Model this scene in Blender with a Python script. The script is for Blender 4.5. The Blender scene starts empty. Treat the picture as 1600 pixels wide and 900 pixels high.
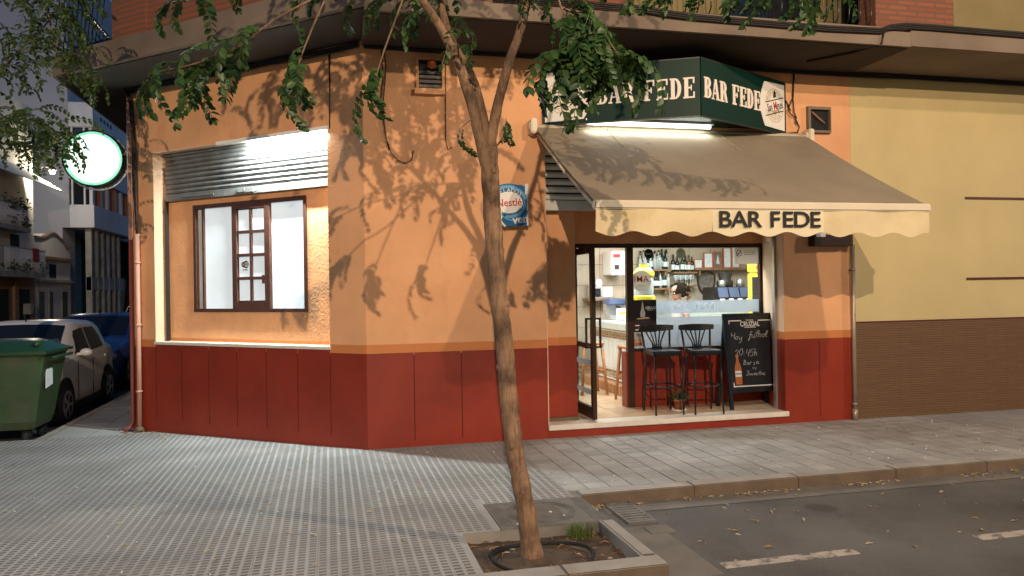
import bpy, bmesh, math, random
from math import radians as R, sin, cos, pi
from mathutils import Matrix, Vector
random.seed(7)
SC = bpy.context.scene
COL = SC.collection

# ------------------------------------------------------------------ camera, world, lights
cam_d = bpy.data.cameras.new('camera'); cam = bpy.data.objects.new('camera', cam_d); COL.objects.link(cam)
cam_d.lens = 27.0; cam_d.sensor_width = 36.0; cam_d.clip_start = 0.05; cam_d.clip_end = 2000
_r = R(0.9); _rh = Vector((0.97237, -0.23345, 0)); _up = Vector((0, 0, 1)); _f = Vector((0.23345, 0.97237, 0))
_cr = _rh * cos(_r) - _up * sin(_r); _cu = _rh * sin(_r) + _up * cos(_r)
cm = Matrix.Identity(4)
for i in range(3):
    cm[i][0] = _cr[i]; cm[i][1] = _cu[i]; cm[i][2] = -_f[i]
cm.translation = Vector((-0.392, -8.317, 1.7))
cam.matrix_world = cm
SC.camera = cam

w = bpy.data.worlds.new("World"); SC.world = w; w.use_nodes = True
wn = w.node_tree.nodes; wl = w.node_tree.links
sky = wn.new('ShaderNodeTexSky'); sky.sky_type = 'NISHITA'; sky.sun_disc = False
sky.sun_elevation = R(4.2); sky.sun_rotation = R(200); sky.ozone_density = 4.5; sky.dust_density = 0.2; sky.air_density = 1.0
bg = wn.get('Background') or wn.new('ShaderNodeBackground')
bg.inputs['Strength'].default_value = 0.13
wl.new(sky.outputs[0], bg.inputs['Color'])
SC.view_settings.view_transform = 'Standard'; SC.view_settings.look = 'None'
SC.view_settings.exposure = 0.22; SC.view_settings.gamma = 1.0
try:
    SC.cycles.use_denoising = True
    SC.cycles.max_bounces = 8
    SC.cycles.sample_clamp_indirect = 4.0
    SC.cycles.transparent_max_bounces = 16
except Exception:
    pass

def light(name, kind, loc, energy, color, size=0.1, size_y=None, direction=None, spot=None):
    d = bpy.data.lights.new(name, kind); d.energy = energy; d.color = color
    if kind == 'AREA':
        d.shape = 'RECTANGLE' if size_y else 'SQUARE'; d.size = size
        if size_y: d.size_y = size_y
    else:
        d.shadow_soft_size = size
    if spot: d.spot_size = R(spot); d.spot_blend = 0.35
    o = bpy.data.objects.new(name, d); COL.objects.link(o); o.location = loc
    if direction is not None:
        o.rotation_euler = Vector(direction).to_track_quat('-Z', 'Y').to_euler()
    return o
WARM = (1.0, 0.755, 0.53)
light('street_lamp_light', 'POINT', (-3.0, -19.0, 7.3), 8700, WARM, 0.07)
light('street_lamp_light', 'POINT', (4.5, -7.1, 5.95), 900, (1.0, 0.77, 0.54), 0.06)
light('street_lamp_light', 'POINT', (17, -8, 7.2), 2300, WARM, 0.10)

# ------------------------------------------------------------------ materials
def mat(name, col, rough=0.7, metal=0.0, var=0.0, vscale=3.0, bump=0.0, bscale=40.0, objvar=0.0, spec=0.4, dirt=None, dscale=1.2, dlo=0.5, dhi=0.75, detail=4.0, world=False, streak=None, spots=None, speck=0.0):
    m = bpy.data.materials.new(name); m.use_nodes = True
    n = m.node_tree.nodes; l = m.node_tree.links; b = n['Principled BSDF']
    b.inputs['Roughness'].default_value = rough; b.inputs['Metallic'].default_value = metal
    b.inputs['Specular IOR Level'].default_value = spec
    c = (*col, 1.0); b.inputs['Base Color'].default_value = c
    out = None
    tc = n.new('ShaderNodeNewGeometry') if world else n.new('ShaderNodeTexCoord')
    CO = tc.outputs['Position' if world else 'Object']
    if var > 0:
        nz = n.new('ShaderNodeTexNoise'); nz.inputs['Scale'].default_value = vscale; nz.inputs['Detail'].default_value = detail
        l.new(CO, nz.inputs['Vector'])
        mr = n.new('ShaderNodeMapRange'); mr.inputs['From Min'].default_value = 0.3; mr.inputs['From Max'].default_value = 0.7
        mr.inputs['To Min'].default_value = 1 - var; mr.inputs['To Max'].default_value = 1 + var
        l.new(nz.outputs['Fac'], mr.inputs['Value'])
        h = n.new('ShaderNodeHueSaturation'); h.inputs['Color'].default_value = c
        l.new(mr.outputs[0], h.inputs['Value']); out = h.outputs[0]
    if objvar > 0:
        oi = n.new('ShaderNodeObjectInfo')
        mr = n.new('ShaderNodeMapRange'); mr.inputs['To Min'].default_value = 1 - objvar; mr.inputs['To Max'].default_value = 1 + objvar
        l.new(oi.outputs['Random'], mr.inputs['Value'])
        h = n.new('ShaderNodeHueSaturation'); h.inputs['Color'].default_value = c
        if out: l.new(out, h.inputs['Color'])
        l.new(mr.outputs[0], h.inputs['Value']); out = h.outputs[0]
    if dirt:
        nz = n.new('ShaderNodeTexNoise'); nz.inputs['Scale'].default_value = dscale; nz.inputs['Detail'].default_value = 8.0
        nz.inputs['Roughness'].default_value = 0.65
        l.new(CO, nz.inputs['Vector'])
        cr = n.new('ShaderNodeMapRange'); cr.inputs['From Min'].default_value = dlo; cr.inputs['From Max'].default_value = dhi
        l.new(nz.outputs['Fac'], cr.inputs['Value'])
        mx = n.new('ShaderNodeMix'); mx.data_type = 'RGBA'
        mx.inputs[7].default_value = (*dirt, 1); mx.inputs[6].default_value = c
        if out: l.new(out, mx.inputs[6])
        l.new(cr.outputs[0], mx.inputs[0]); out = mx.outputs[2]
    def over(fac, col2, amt):
        nonlocal out
        mx = n.new('ShaderNodeMix'); mx.data_type = 'RGBA'; mx.inputs[7].default_value = (*col2, 1); mx.inputs[6].default_value = c
        ml = n.new('ShaderNodeMath'); ml.operation = 'MULTIPLY'; ml.inputs[1].default_value = amt
        l.new(fac, ml.inputs[0]); l.new(ml.outputs[0], mx.inputs[0])
        if out: l.new(out, mx.inputs[6])
        out = mx.outputs[2]
    if streak:
        mp = n.new('ShaderNodeMapping'); mp.inputs['Scale'].default_value = (2.6, 2.6, 0.45); l.new(CO, mp.inputs['Vector'])
        nz = n.new('ShaderNodeTexNoise'); nz.inputs['Scale'].default_value = 1.6; nz.inputs['Detail'].default_value = 6.0; l.new(mp.outputs[0], nz.inputs['Vector'])
        cr = n.new('ShaderNodeMapRange'); cr.inputs['From Min'].default_value = 0.54; cr.inputs['From Max'].default_value = 0.72; l.new(nz.outputs['Fac'], cr.inputs['Value'])
        over(cr.outputs[0], streak, 0.26)
        nz = n.new('ShaderNodeTexNoise'); nz.inputs['Scale'].default_value = 7.0; nz.inputs['Detail'].default_value = 9.0; nz.inputs['Roughness'].default_value = 0.75; l.new(CO, nz.inputs['Vector'])
        cr = n.new('ShaderNodeMapRange'); cr.inputs['From Min'].default_value = 0.60; cr.inputs['From Max'].default_value = 0.68; l.new(nz.outputs['Fac'], cr.inputs['Value'])
        over(cr.outputs[0], streak, 0.28)
    if spots:
        vo = n.new('ShaderNodeTexVoronoi'); vo.inputs['Scale'].default_value = spots[1]; l.new(CO, vo.inputs['Vector'])
        cr = n.new('ShaderNodeMapRange'); cr.inputs['From Min'].default_value = spots[2]; cr.inputs['From Max'].default_value = spots[2] * 0.6; l.new(vo.outputs['Distance'], cr.inputs['Value'])
        over(cr.outputs[0], spots[0], 0.6)
    if speck > 0:
        nz = n.new('ShaderNodeTexNoise'); nz.inputs['Scale'].default_value = 170.0; nz.inputs['Detail'].default_value = 2.0; l.new(CO, nz.inputs['Vector'])
        cr = n.new('ShaderNodeMapRange'); cr.inputs['From Min'].default_value = 0.58; cr.inputs['From Max'].default_value = 0.66; l.new(nz.outputs['Fac'], cr.inputs['Value'])
        over(cr.outputs[0], (0.30, 0.29, 0.27), speck)
    if out: l.new(out, b.inputs['Base Color'])
    if bump > 0:
        nz = n.new('ShaderNodeTexNoise'); nz.inputs['Scale'].default_value = bscale; nz.inputs['Detail'].default_value = 5.0
        l.new(CO, nz.inputs['Vector'])
        bp = n.new('ShaderNodeBump'); bp.inputs['Strength'].default_value = min(1.0, bump); bp.inputs['Distance'].default_value = 0.01
        l.new(nz.outputs['Fac'], bp.inputs['Height']); l.new(bp.outputs[0], b.inputs['Normal'])
    return m

def emis(name, col, strength, base=(0.8, 0.8, 0.8)):
    m = mat(name, base, 0.5); b = m.node_tree.nodes['Principled BSDF']
    b.inputs['Emission Color'].default_value = (*col, 1); b.inputs['Emission Strength'].default_value = strength
    return m

def glass(name, tint=(0.93, 0.96, 0.96), gloss=0.12, rough=0.02):
    m = bpy.data.materials.new(name); m.use_nodes = True
    n = m.node_tree.nodes; l = m.node_tree.links; n.remove(n['Principled BSDF'])
    t = n.new('ShaderNodeBsdfTransparent'); t.inputs[0].default_value = (*tint, 1)
    g = n.new('ShaderNodeBsdfGlossy'); g.inputs['Roughness'].default_value = rough
    lw = n.new('ShaderNodeLayerWeight'); lw.inputs['Blend'].default_value = 0.5
    pw = n.new('ShaderNodeMath'); pw.operation = 'POWER'; pw.inputs[1].default_value = 5.0
    mr = n.new('ShaderNodeMath'); mr.operation = 'MULTIPLY_ADD'; mr.inputs[1].default_value = 0.8; mr.inputs[2].default_value = gloss * 0.35
    mx = n.new('ShaderNodeMixShader')
    l.new(lw.outputs['Facing'], pw.inputs[0]); l.new(pw.outputs[0], mr.inputs[0]); l.new(mr.outputs[0], mx.inputs[0]); l.new(t.outputs[0], mx.inputs[1]); l.new(g.outputs[0], mx.inputs[2])
    l.new(mx.outputs[0], n['Material Output'].inputs[0])
    return m

def frosted(name, col, opac, trans=0.6):
    m = bpy.data.materials.new(name); m.use_nodes = True
    n = m.node_tree.nodes; l = m.node_tree.links; n.remove(n['Principled BSDF'])
    t = n.new('ShaderNodeBsdfTransparent'); d = n.new('ShaderNodeBsdfDiffuse'); d.inputs[0].default_value = (*col, 1)
    tr = n.new('ShaderNodeBsdfTranslucent'); tr.inputs[0].default_value = (*col, 1)
    a = n.new('ShaderNodeMixShader'); a.inputs[0].default_value = trans
    l.new(d.outputs[0], a.inputs[1]); l.new(tr.outputs[0], a.inputs[2])
    b = n.new('ShaderNodeMixShader'); b.inputs[0].default_value = opac
    l.new(t.outputs[0], b.inputs[1]); l.new(a.outputs[0], b.inputs[2]); l.new(b.outputs[0], n['Material Output'].inputs[0])
    return m

def leafmat(name, c1, c2):
    m = bpy.data.materials.new(name); m.use_nodes = True
    n = m.node_tree.nodes; l = m.node_tree.links; b = n['Principled BSDF']
    b.inputs['Roughness'].default_value = 0.45; b.inputs['Specular IOR Level'].default_value = 0.45
    g = n.new('ShaderNodeNewGeometry'); mx = n.new('ShaderNodeMix'); mx.data_type = 'RGBA'
    mx.inputs[6].default_value = (*c1, 1); mx.inputs[7].default_value = (*c2, 1)
    l.new(g.outputs['Random Per Island'], mx.inputs[0]); l.new(mx.outputs[2], b.inputs['Base Color'])
    tr = n.new('ShaderNodeBsdfTranslucent'); l.new(mx.outputs[2], tr.inputs[0])
    ms = n.new('ShaderNodeMixShader'); ms.inputs[0].default_value = 0.3
    l.new(b.outputs[0], ms.inputs[1]); l.new(tr.outputs[0], ms.inputs[2]); l.new(ms.outputs[0], n['Material Output'].inputs[0])
    return m

def brickmat(name, c1, c2, mortar, scale=1.0, bw=0.25, bh=0.065, axis='XZ', ms=0.012, rough=0.85, bump=0.5):
    m = bpy.data.materials.new(name); m.use_nodes = True
    n = m.node_tree.nodes; l = m.node_tree.links; b = n['Principled BSDF']; b.inputs['Roughness'].default_value = rough
    tc = n.new('ShaderNodeTexCoord'); sx = n.new('ShaderNodeSeparateXYZ'); cx = n.new('ShaderNodeCombineXYZ')
    l.new(tc.outputs['Object'], sx.inputs[0])
    ad = n.new('ShaderNodeMath'); ad.operation = 'ADD'
    l.new(sx.outputs[0], ad.inputs[0])
    if axis == 'XYZ': l.new(sx.outputs[1], ad.inputs[1])
    else: ad.inputs[1].default_value = 0.0
    l.new(ad.outputs[0], cx.inputs[0]); l.new(sx.outputs[2], cx.inputs[1])
    br = n.new('ShaderNodeTexBrick'); l.new(cx.outputs[0], br.inputs['Vector'])
    br.inputs['Color1'].default_value = (*c1, 1); br.inputs['Color2'].default_value = (*c2, 1); br.inputs['Mortar'].default_value = (*mortar, 1)
    br.inputs['Scale'].default_value = scale; br.inputs['Mortar Size'].default_value = ms; br.inputs['Brick Width'].default_value = bw; br.inputs['Row Height'].default_value = bh
    l.new(br.outputs['Color'], b.inputs['Base Color'])
    bp = n.new('ShaderNodeBump'); bp.inputs['Strength'].default_value = bump; bp.inputs['Distance'].default_value = 0.008; bp.invert = True
    l.new(br.outputs['Fac'], bp.inputs['Height']); l.new(bp.outputs[0], b.inputs['Normal'])
    return m

M = {}
M['orange'] = mat('orange_paint', (0.67, 0.345, 0.165), 0.75, var=0.11, vscale=1.3, bump=0.22, bscale=45, dirt=(0.56, 0.24, 0.10), dscale=1.6, dlo=0.52, dhi=0.9, streak=(0.50, 0.22, 0.10))
M['orange_stucco'] = mat('orange_stucco', (0.68, 0.335, 0.155), 0.8, var=0.10, vscale=4, bump=0.45, bscale=30, detail=8, streak=(0.55, 0.25, 0.11))
M['orange_light'] = mat('pale_lit_reveal_paint', (0.66, 0.45, 0.30), 0.7, var=0.06, bump=0.2, bscale=50)  # pale reveal paint with the lamp light on the reveals put into its colour
M['band'] = mat('orange_band_paint', (0.50, 0.175, 0.05), 0.65, var=0.08, vscale=2, bump=0.2, bscale=45)
M['red'] = mat('red_plinth_paint', (0.215, 0.024, 0.010), 0.42, var=0.16, vscale=1.5, bump=0.12, bscale=30, dirt=(0.27, 0.037, 0.015), dscale=1.1, dlo=0.45, dhi=0.8, spec=0.35, streak=(0.16, 0.022, 0.012))
M['redgroove'] = mat('red_groove_paint', (0.05, 0.007, 0.004), 0.8)
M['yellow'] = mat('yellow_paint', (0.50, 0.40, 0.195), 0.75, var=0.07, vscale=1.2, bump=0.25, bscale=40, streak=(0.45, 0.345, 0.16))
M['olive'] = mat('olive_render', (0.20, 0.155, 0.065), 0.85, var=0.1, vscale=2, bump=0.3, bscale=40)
M['maroon'] = mat('maroon_strip', (0.07, 0.012, 0.012), 0.5)
M['fascia'] = mat('concrete_fascia', (0.175, 0.132, 0.095), 0.85, var=0.18, vscale=1.4, bump=0.3, bscale=20, dirt=(0.10, 0.075, 0.055), dscale=0.9, dlo=0.5, dhi=0.75)
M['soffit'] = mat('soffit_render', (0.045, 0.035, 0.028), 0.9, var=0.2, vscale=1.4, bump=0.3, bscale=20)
M['brick'] = brickmat('red_brick', (0.24, 0.075, 0.032), (0.19, 0.058, 0.028), (0.13, 0.065, 0.04), axis='XYZ', bh=0.06)
M['wainscot'] = brickmat('brown_tile_strip', (0.135, 0.068, 0.028), (0.115, 0.057, 0.024), (0.085, 0.042, 0.018), bw=0.33, bh=0.030, ms=0.004, rough=0.5, bump=0.4)
M['stone'] = mat('pale_stone', (0.62, 0.56, 0.48), 0.45, var=0.08, vscale=12, bump=0.1, bscale=60)
M['tile'] = mat('patterned_paving', (0.315, 0.310, 0.298), 0.72, var=0.14, vscale=1.1, bump=0.25, bscale=90, objvar=0.09, dirt=(0.20, 0.185, 0.168), dscale=0.9, dlo=0.48, dhi=0.75, world=True, spots=((0.10, 0.095, 0.09), 3.2, 0.085))
M['tile_groove'] = mat('patterned_paving_bar', (0.150, 0.148, 0.143), 0.85, var=0.2, vscale=1.3, objvar=0.08, world=True, spots=((0.08, 0.075, 0.07), 3.2, 0.085))
M['tile_plain'] = mat('plain_paving', (0.32, 0.318, 0.305), 0.68, var=0.14, vscale=1.3, bump=0.3, bscale=80, objvar=0.13, dirt=(0.20, 0.19, 0.17), dscale=1.0, dlo=0.46, dhi=0.74, world=True, spots=((0.09, 0.085, 0.08), 3.0, 0.08))
M['grout'] = mat('paving_grout', (0.20, 0.185, 0.16), 0.95, var=0.5, vscale=1.5)
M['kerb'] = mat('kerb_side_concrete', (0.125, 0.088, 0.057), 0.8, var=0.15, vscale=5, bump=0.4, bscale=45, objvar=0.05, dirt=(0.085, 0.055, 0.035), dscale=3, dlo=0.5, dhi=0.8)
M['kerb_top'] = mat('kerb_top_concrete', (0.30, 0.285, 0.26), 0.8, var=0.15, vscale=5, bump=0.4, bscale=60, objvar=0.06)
M['asphalt'] = mat('asphalt', (0.095, 0.091, 0.086), 0.8, var=0.30, vscale=0.7, bump=1.0, bscale=130, dirt=(0.040, 0.038, 0.036), dscale=0.55, dlo=0.50, dhi=0.70, world=True, speck=0.5, spots=((0.03, 0.029, 0.028), 0.9, 0.14))
M['gutter'] = mat('gutter_concrete', (0.14, 0.128, 0.11), 0.8, var=0.2, vscale=4, bump=0.4, bscale=80)
M['marking'] = mat('worn_white_marking', (0.36, 0.32, 0.28), 0.7, var=0.15, vscale=8, bump=0.4, bscale=120, dirt=(0.09, 0.085, 0.08), dscale=14, dlo=0.5, dhi=0.62)
M['soil'] = mat('dry_soil', (0.075, 0.053, 0.036), 0.95, var=0.4, vscale=9, bump=1.0, bscale=22)
M['iron'] = mat('cast_iron', (0.15, 0.14, 0.125), 0.6, metal=0.3, var=0.2, vscale=8, bump=0.3, bscale=60)
M['dark'] = mat('dark_void', (0.012, 0.012, 0.012), 0.9)
M['shutter'] = mat('galvanised_slat', (0.62, 0.66, 0.62), 0.4, metal=0.1, var=0.15, vscale=3, bump=0.1, bscale=20)
M['shutter_dirty'] = mat('dirty_galvanised_slat', (0.17, 0.17, 0.165), 0.42, metal=0.35, var=0.25, vscale=5, dirt=(0.12, 0.10, 0.07), dscale=3, dlo=0.5, dhi=0.8)
M['wood'] = mat('dark_brown_wood', (0.060, 0.022, 0.014), 0.5, var=0.25, vscale=14, bump=0.15, bscale=50)
M['brownmetal'] = mat('brown_anodised_frame', (0.045, 0.024, 0.014), 0.4, metal=0.3)
M['lightwood'] = mat('light_brown_wood', (0.34, 0.155, 0.06), 0.5, var=0.2, vscale=12)
M['shelfwood'] = mat('shelf_wood', (0.22, 0.12, 0.06), 0.55, var=0.2, vscale=10)
M['pane_lit'] = emis('lit_frosted_pane', (0.78, 0.90, 0.95), 0.60, (0.5, 0.53, 0.54))
_pm = M['pane_lit']; _n = _pm.node_tree.nodes; _l = _pm.node_tree.links; _n['Principled BSDF'].inputs['Roughness'].default_value = 0.12
_tc = _n.new('ShaderNodeTexCoord'); _nz = _n.new('ShaderNodeTexNoise'); _nz.inputs['Scale'].default_value = 1.7; _nz.inputs['Detail'].default_value = 3.0
_mr = _n.new('ShaderNodeMapRange'); _mr.inputs['From Min'].default_value = 0.3; _mr.inputs['From Max'].default_value = 0.7; _mr.inputs['To Min'].default_value = 0.34; _mr.inputs['To Max'].default_value = 0.52
_l.new(_tc.outputs['Object'], _nz.inputs['Vector']); _l.new(_nz.outputs['Fac'], _mr.inputs['Value']); _l.new(_mr.outputs[0], _n['Principled BSDF'].inputs['Emission Strength'])
M['tube'] = emis('fluorescent_tube', (0.92, 1.0, 0.98), 40.0)
M['tube2'] = emis('sign_fluorescent_tube', (0.92, 1.0, 0.93), 6.0)
M['white'] = mat('white_enamel', (0.78, 0.77, 0.74), 0.4, var=0.04)
M['white_matt'] = mat('white_print', (0.75, 0.72, 0.66), 0.6)
M['cream_letter'] = mat('cream_letters', (0.78, 0.70, 0.60), 0.5)
M['signgreen'] = mat('dark_green_panel', (0.003, 0.024, 0.017), 0.4, var=0.1, vscale=2, spec=0.12)
M['signframe'] = mat('black_sign_frame', (0.012, 0.016, 0.013), 0.4)
M['gold'] = mat('dull_gold_print', (0.42, 0.31, 0.15), 0.6)
M['black'] = mat('black_print', (0.012, 0.011, 0.010), 0.55)
M['redprint'] = mat('red_print', (0.45, 0.03, 0.025), 0.5)
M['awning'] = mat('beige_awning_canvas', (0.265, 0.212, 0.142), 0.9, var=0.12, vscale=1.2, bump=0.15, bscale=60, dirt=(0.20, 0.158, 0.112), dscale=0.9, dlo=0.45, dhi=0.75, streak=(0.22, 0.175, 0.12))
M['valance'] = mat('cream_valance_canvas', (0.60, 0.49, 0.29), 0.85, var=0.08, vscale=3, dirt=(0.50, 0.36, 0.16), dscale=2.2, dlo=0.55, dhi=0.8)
M['valance_panel'] = mat('pale_valance_panel', (0.66, 0.57, 0.38), 0.8, var=0.03)
M['awnbar'] = mat('cream_aluminium', (0.62, 0.54, 0.40), 0.35, var=0.05)
M['black_metal'] = mat('black_lacquer_metal', (0.010, 0.010, 0.011), 0.28)
M['black_seat'] = mat('black_vinyl', (0.014, 0.014, 0.016), 0.35)
M['cable'] = mat('black_cable', (0.018, 0.014, 0.012), 0.6)
M['pipe_pink'] = mat('painted_pipe', (0.46, 0.25, 0.18), 0.5, var=0.1, vscale=4)
M['pipe_red'] = mat('red_painted_pipe', (0.17, 0.04, 0.026), 0.5, var=0.1, vscale=4)
M['pipe_grey'] = mat('grey_steel_pipe', (0.33, 0.27, 0.21), 0.42, metal=0.5, var=0.15, vscale=5)
M['blackboard'] = mat('blackboard', (0.014, 0.014, 0.016), 0.5, var=0.3, vscale=5)
M['chalk'] = mat('chalk', (0.55, 0.55, 0.55), 0.9)
M['amber'] = mat('amber_glass', (0.42, 0.10, 0.02), 0.15)
M['glass'] = glass('clear_glass')
M['glass_dark'] = mat('dark_window_glass', (0.012, 0.014, 0.018), 0.06, spec=0.6)
M['frost'] = frosted('frosted_vinyl', (0.42, 0.45, 0.50), 0.74, 0.6)
M['frost_light'] = frosted('clear_cut_vinyl', (0.96, 0.97, 0.98), 0.9, 0.9)
def barkmat():
    m = mat('tree_bark', (0.25, 0.15, 0.085), 0.92, var=0.35, vscale=7, bump=0.0, dirt=(0.09, 0.055, 0.034), dscale=5, dlo=0.5, dhi=0.68)
    n = m.node_tree.nodes; l = m.node_tree.links; b = n['Principled BSDF']
    tc = n.new('ShaderNodeTexCoord'); mp = n.new('ShaderNodeMapping'); mp.inputs['Scale'].default_value = (38, 38, 5.5); l.new(tc.outputs['Object'], mp.inputs['Vector'])
    nz = n.new('ShaderNodeTexNoise'); nz.inputs['Scale'].default_value = 1.0; nz.inputs['Detail'].default_value = 7.0; nz.inputs['Roughness'].default_value = 0.65; nz.inputs['Distortion'].default_value = 0.6; l.new(mp.outputs[0], nz.inputs['Vector'])
    cr = n.new('ShaderNodeMapRange'); cr.inputs['From Min'].default_value = 0.50; cr.inputs['From Max'].default_value = 0.38; l.new(nz.outputs['Fac'], cr.inputs['Value'])
    src = b.inputs['Base Color'].links[0].from_socket; mx = n.new('ShaderNodeMix'); mx.data_type = 'RGBA'; mx.inputs[7].default_value = (0.045, 0.027, 0.017, 1)
    l.new(src, mx.inputs[6]); ml = n.new('ShaderNodeMath'); ml.operation = 'MULTIPLY'; ml.inputs[1].default_value = 0.5; l.new(cr.outputs[0], ml.inputs[0]); l.new(ml.outputs[0], mx.inputs[0]); l.new(mx.outputs[2], b.inputs['Base Color'])
    bp = n.new('ShaderNodeBump'); bp.inputs['Strength'].default_value = 1.0; bp.inputs['Distance'].default_value = 0.02; l.new(nz.outputs['Fac'], bp.inputs['Height']); l.new(bp.outputs[0], b.inputs['Normal'])
    return m
M['bark'] = barkmat()
M['leaf'] = leafmat('leaf_green', (0.020, 0.062, 0.018), (0.070, 0.125, 0.025))
M['leaf_far'] = leafmat('leaf_green_far', (0.022, 0.055, 0.012), (0.09, 0.13, 0.022))
M['dryleaf'] = leafmat('dry_leaf', (0.36, 0.24, 0.09), (0.55, 0.48, 0.34))
M['grass'] = leafmat('grass_blade', (0.06, 0.12, 0.02), (0.14, 0.18, 0.04))
M['nestleblue'] = mat('blue_sign_print', (0.015, 0.13, 0.30), 0.3)
M['nestlelight'] = mat('light_blue_sign_print', (0.14, 0.36, 0.52), 0.3)
M['bin'] = mat('green_bin_plastic', (0.030, 0.058, 0.022), 0.5, var=0.15, vscale=3, bump=0.08, bscale=40, dirt=(0.06, 0.065, 0.04), dscale=2, dlo=0.45, dhi=0.7, streak=(0.03, 0.035, 0.02))
M['binlid'] = mat('green_bin_lid_plastic', (0.014, 0.048, 0.020), 0.3, var=0.12, vscale=3)
M['rubber'] = mat('black_rubber', (0.012, 0.012, 0.012), 0.8)
M['beige_car'] = mat('pale_beige_car_paint', (0.82, 0.78, 0.72), 0.28, var=0.03, spec=0.6)
M['blue_car'] = mat('blue_car_paint', (0.018, 0.045, 0.20), 0.22, spec=0.6)
M['dark_car'] = mat('dark_blue_car_paint', (0.025, 0.035, 0.08), 0.25, spec=0.6)
M['rim'] = mat('grey_alloy', (0.35, 0.35, 0.36), 0.35, metal=0.7)
M['headlight'] = mat('headlight_glass', (0.55, 0.56, 0.58), 0.1)
M['stucco_blue'] = mat('pale_grey_stucco', (0.40, 0.41, 0.48), 0.85, var=0.06, vscale=0.5, bump=0.2, bscale=10)
M['white_band'] = mat('white_band_render', (0.66, 0.67, 0.74), 0.8, var=0.06, vscale=0.6, dirt=(0.45, 0.45, 0.45), dscale=0.4, dlo=0.5, dhi=0.8)
M['white_house'] = mat('whitewashed_wall', (0.58, 0.56, 0.53), 0.85, var=0.12, vscale=1, bump=0.3, bscale=14)
M['brown_house'] = mat('brown_render', (0.26, 0.16, 0.09), 0.85, var=0.15, vscale=1)
M['darkdoor'] = mat('dark_door_wood', (0.07, 0.055, 0.045), 0.6, var=0.2, vscale=3)
M['farcol'] = mat('weathered_column', (0.33, 0.32, 0.29), 0.85, var=0.3, vscale=2)
M['room'] = mat('cream_room_wall', (0.48, 0.41, 0.32), 0.7, var=0.03)
M['walltile'] = mat('beige_wall_tile', (0.44, 0.36, 0.275), 0.35, var=0.06, vscale=6, objvar=0.05)
M['floortile'] = mat('beige_floor_tile', (0.52, 0.38, 0.24), 0.22, var=0.15, vscale=5, objvar=0.07)
M['whitetile'] = mat('white_glazed_tile', (0.68, 0.72, 0.72), 0.2, objvar=0.03)
M['frieze'] = brickmat('patterned_frieze', (0.55, 0.40, 0.26), (0.16, 0.09, 0.06), (0.5, 0.42, 0.33), bw=0.045, bh=0.04, ms=0.006, axis='XYZ')
M['footbrick'] = mat('terracotta_brick', (0.45, 0.24, 0.12), 0.7, objvar=0.15, var=0.1)
M['granite'] = mat('grey_granite', (0.42, 0.46, 0.43), 0.2, var=0.35, vscale=60)
M['yellowp'] = mat('yellow_plastic', (0.60, 0.47, 0.03), 0.4)
M['steel'] = mat('brushed_steel', (0.5, 0.5, 0.5), 0.3, metal=0.8)
M['bluegrey'] = mat('blue_grey_plastic', (0.07, 0.10, 0.19), 0.4)
M['bottle_green'] = mat('dark_green_bottle', (0.012, 0.035, 0.015), 0.08)
M['bottle_dark'] = mat('dark_bottle', (0.012, 0.010, 0.014), 0.08)
M['bottle_amber'] = mat('amber_bottle', (0.20, 0.07, 0.015), 0.08)
M['bottle_clear'] = mat('clear_bottle', (0.42, 0.46, 0.46), 0.06)
M['grey_sticker'] = mat('grey_green_sticker', (0.20, 0.21, 0.15), 0.5)
M['beige_sticker'] = mat('beige_sticker', (0.42, 0.36, 0.30), 0.5)
M['beige_sticker'] = frosted('beige_window_sticker', (0.55, 0.50, 0.44), 0.94, 0.45)
M['grey_sticker'] = frosted('olive_window_sticker', (0.28, 0.29, 0.20), 0.95, 0.4)
M['poster'] = mat('dark_poster', (0.022, 0.012, 0.014), 0.4, var=0.4, vscale=9)
M['orange_print'] = mat('orange_print', (0.45, 0.14, 0.04), 0.5)
M['redwood'] = mat('red_wood_frame', (0.42, 0.13, 0.07), 0.4)
M['paper'] = mat('paper_print', (0.66, 0.70, 0.72), 0.6, var=0.12, vscale=14)
M['plaque'] = mat('grey_brown_plaque', (0.17, 0.145, 0.13), 0.5, var=0.4, vscale=16, bump=0.3, bscale=20)
M['skin'] = mat('skin', (0.30, 0.145, 0.095), 0.55, var=0.06, vscale=20)
M['hair'] = mat('dark_hair', (0.010, 0.006, 0.005), 0.95, bump=1.0, bscale=60, spec=0.05)
M['shirt'] = mat('pale_pink_shirt', (0.58, 0.50, 0.50), 0.85, var=0.08, vscale=10)
M['trousers'] = mat('dark_trousers', (0.02, 0.02, 0.03), 0.9)
M['terracotta'] = mat('terracotta_pot', (0.34, 0.11, 0.05), 0.8)
M['lampglow'] = emis('far_street_lamp_glow', (1.0, 0.88, 0.66), 60.0)
M['signlit'] = emis('lit_sign_face', (0.74, 1.0, 0.87), 1.7)
M['signrim'] = emis('lit_sign_green_rim', (0.30, 0.80, 0.55), 0.85, (0.1, 0.4, 0.25))
M['signtext'] = emis('lit_sign_green_letters', (0.30, 0.78, 0.55), 0.9, (0.2, 0.5, 0.35))
M['awnlit'] = mat('white_awning_canvas', (0.75, 0.72, 0.66), 0.8)
M['redcloth'] = mat('red_cloth', (0.40, 0.04, 0.04), 0.9)

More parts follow.
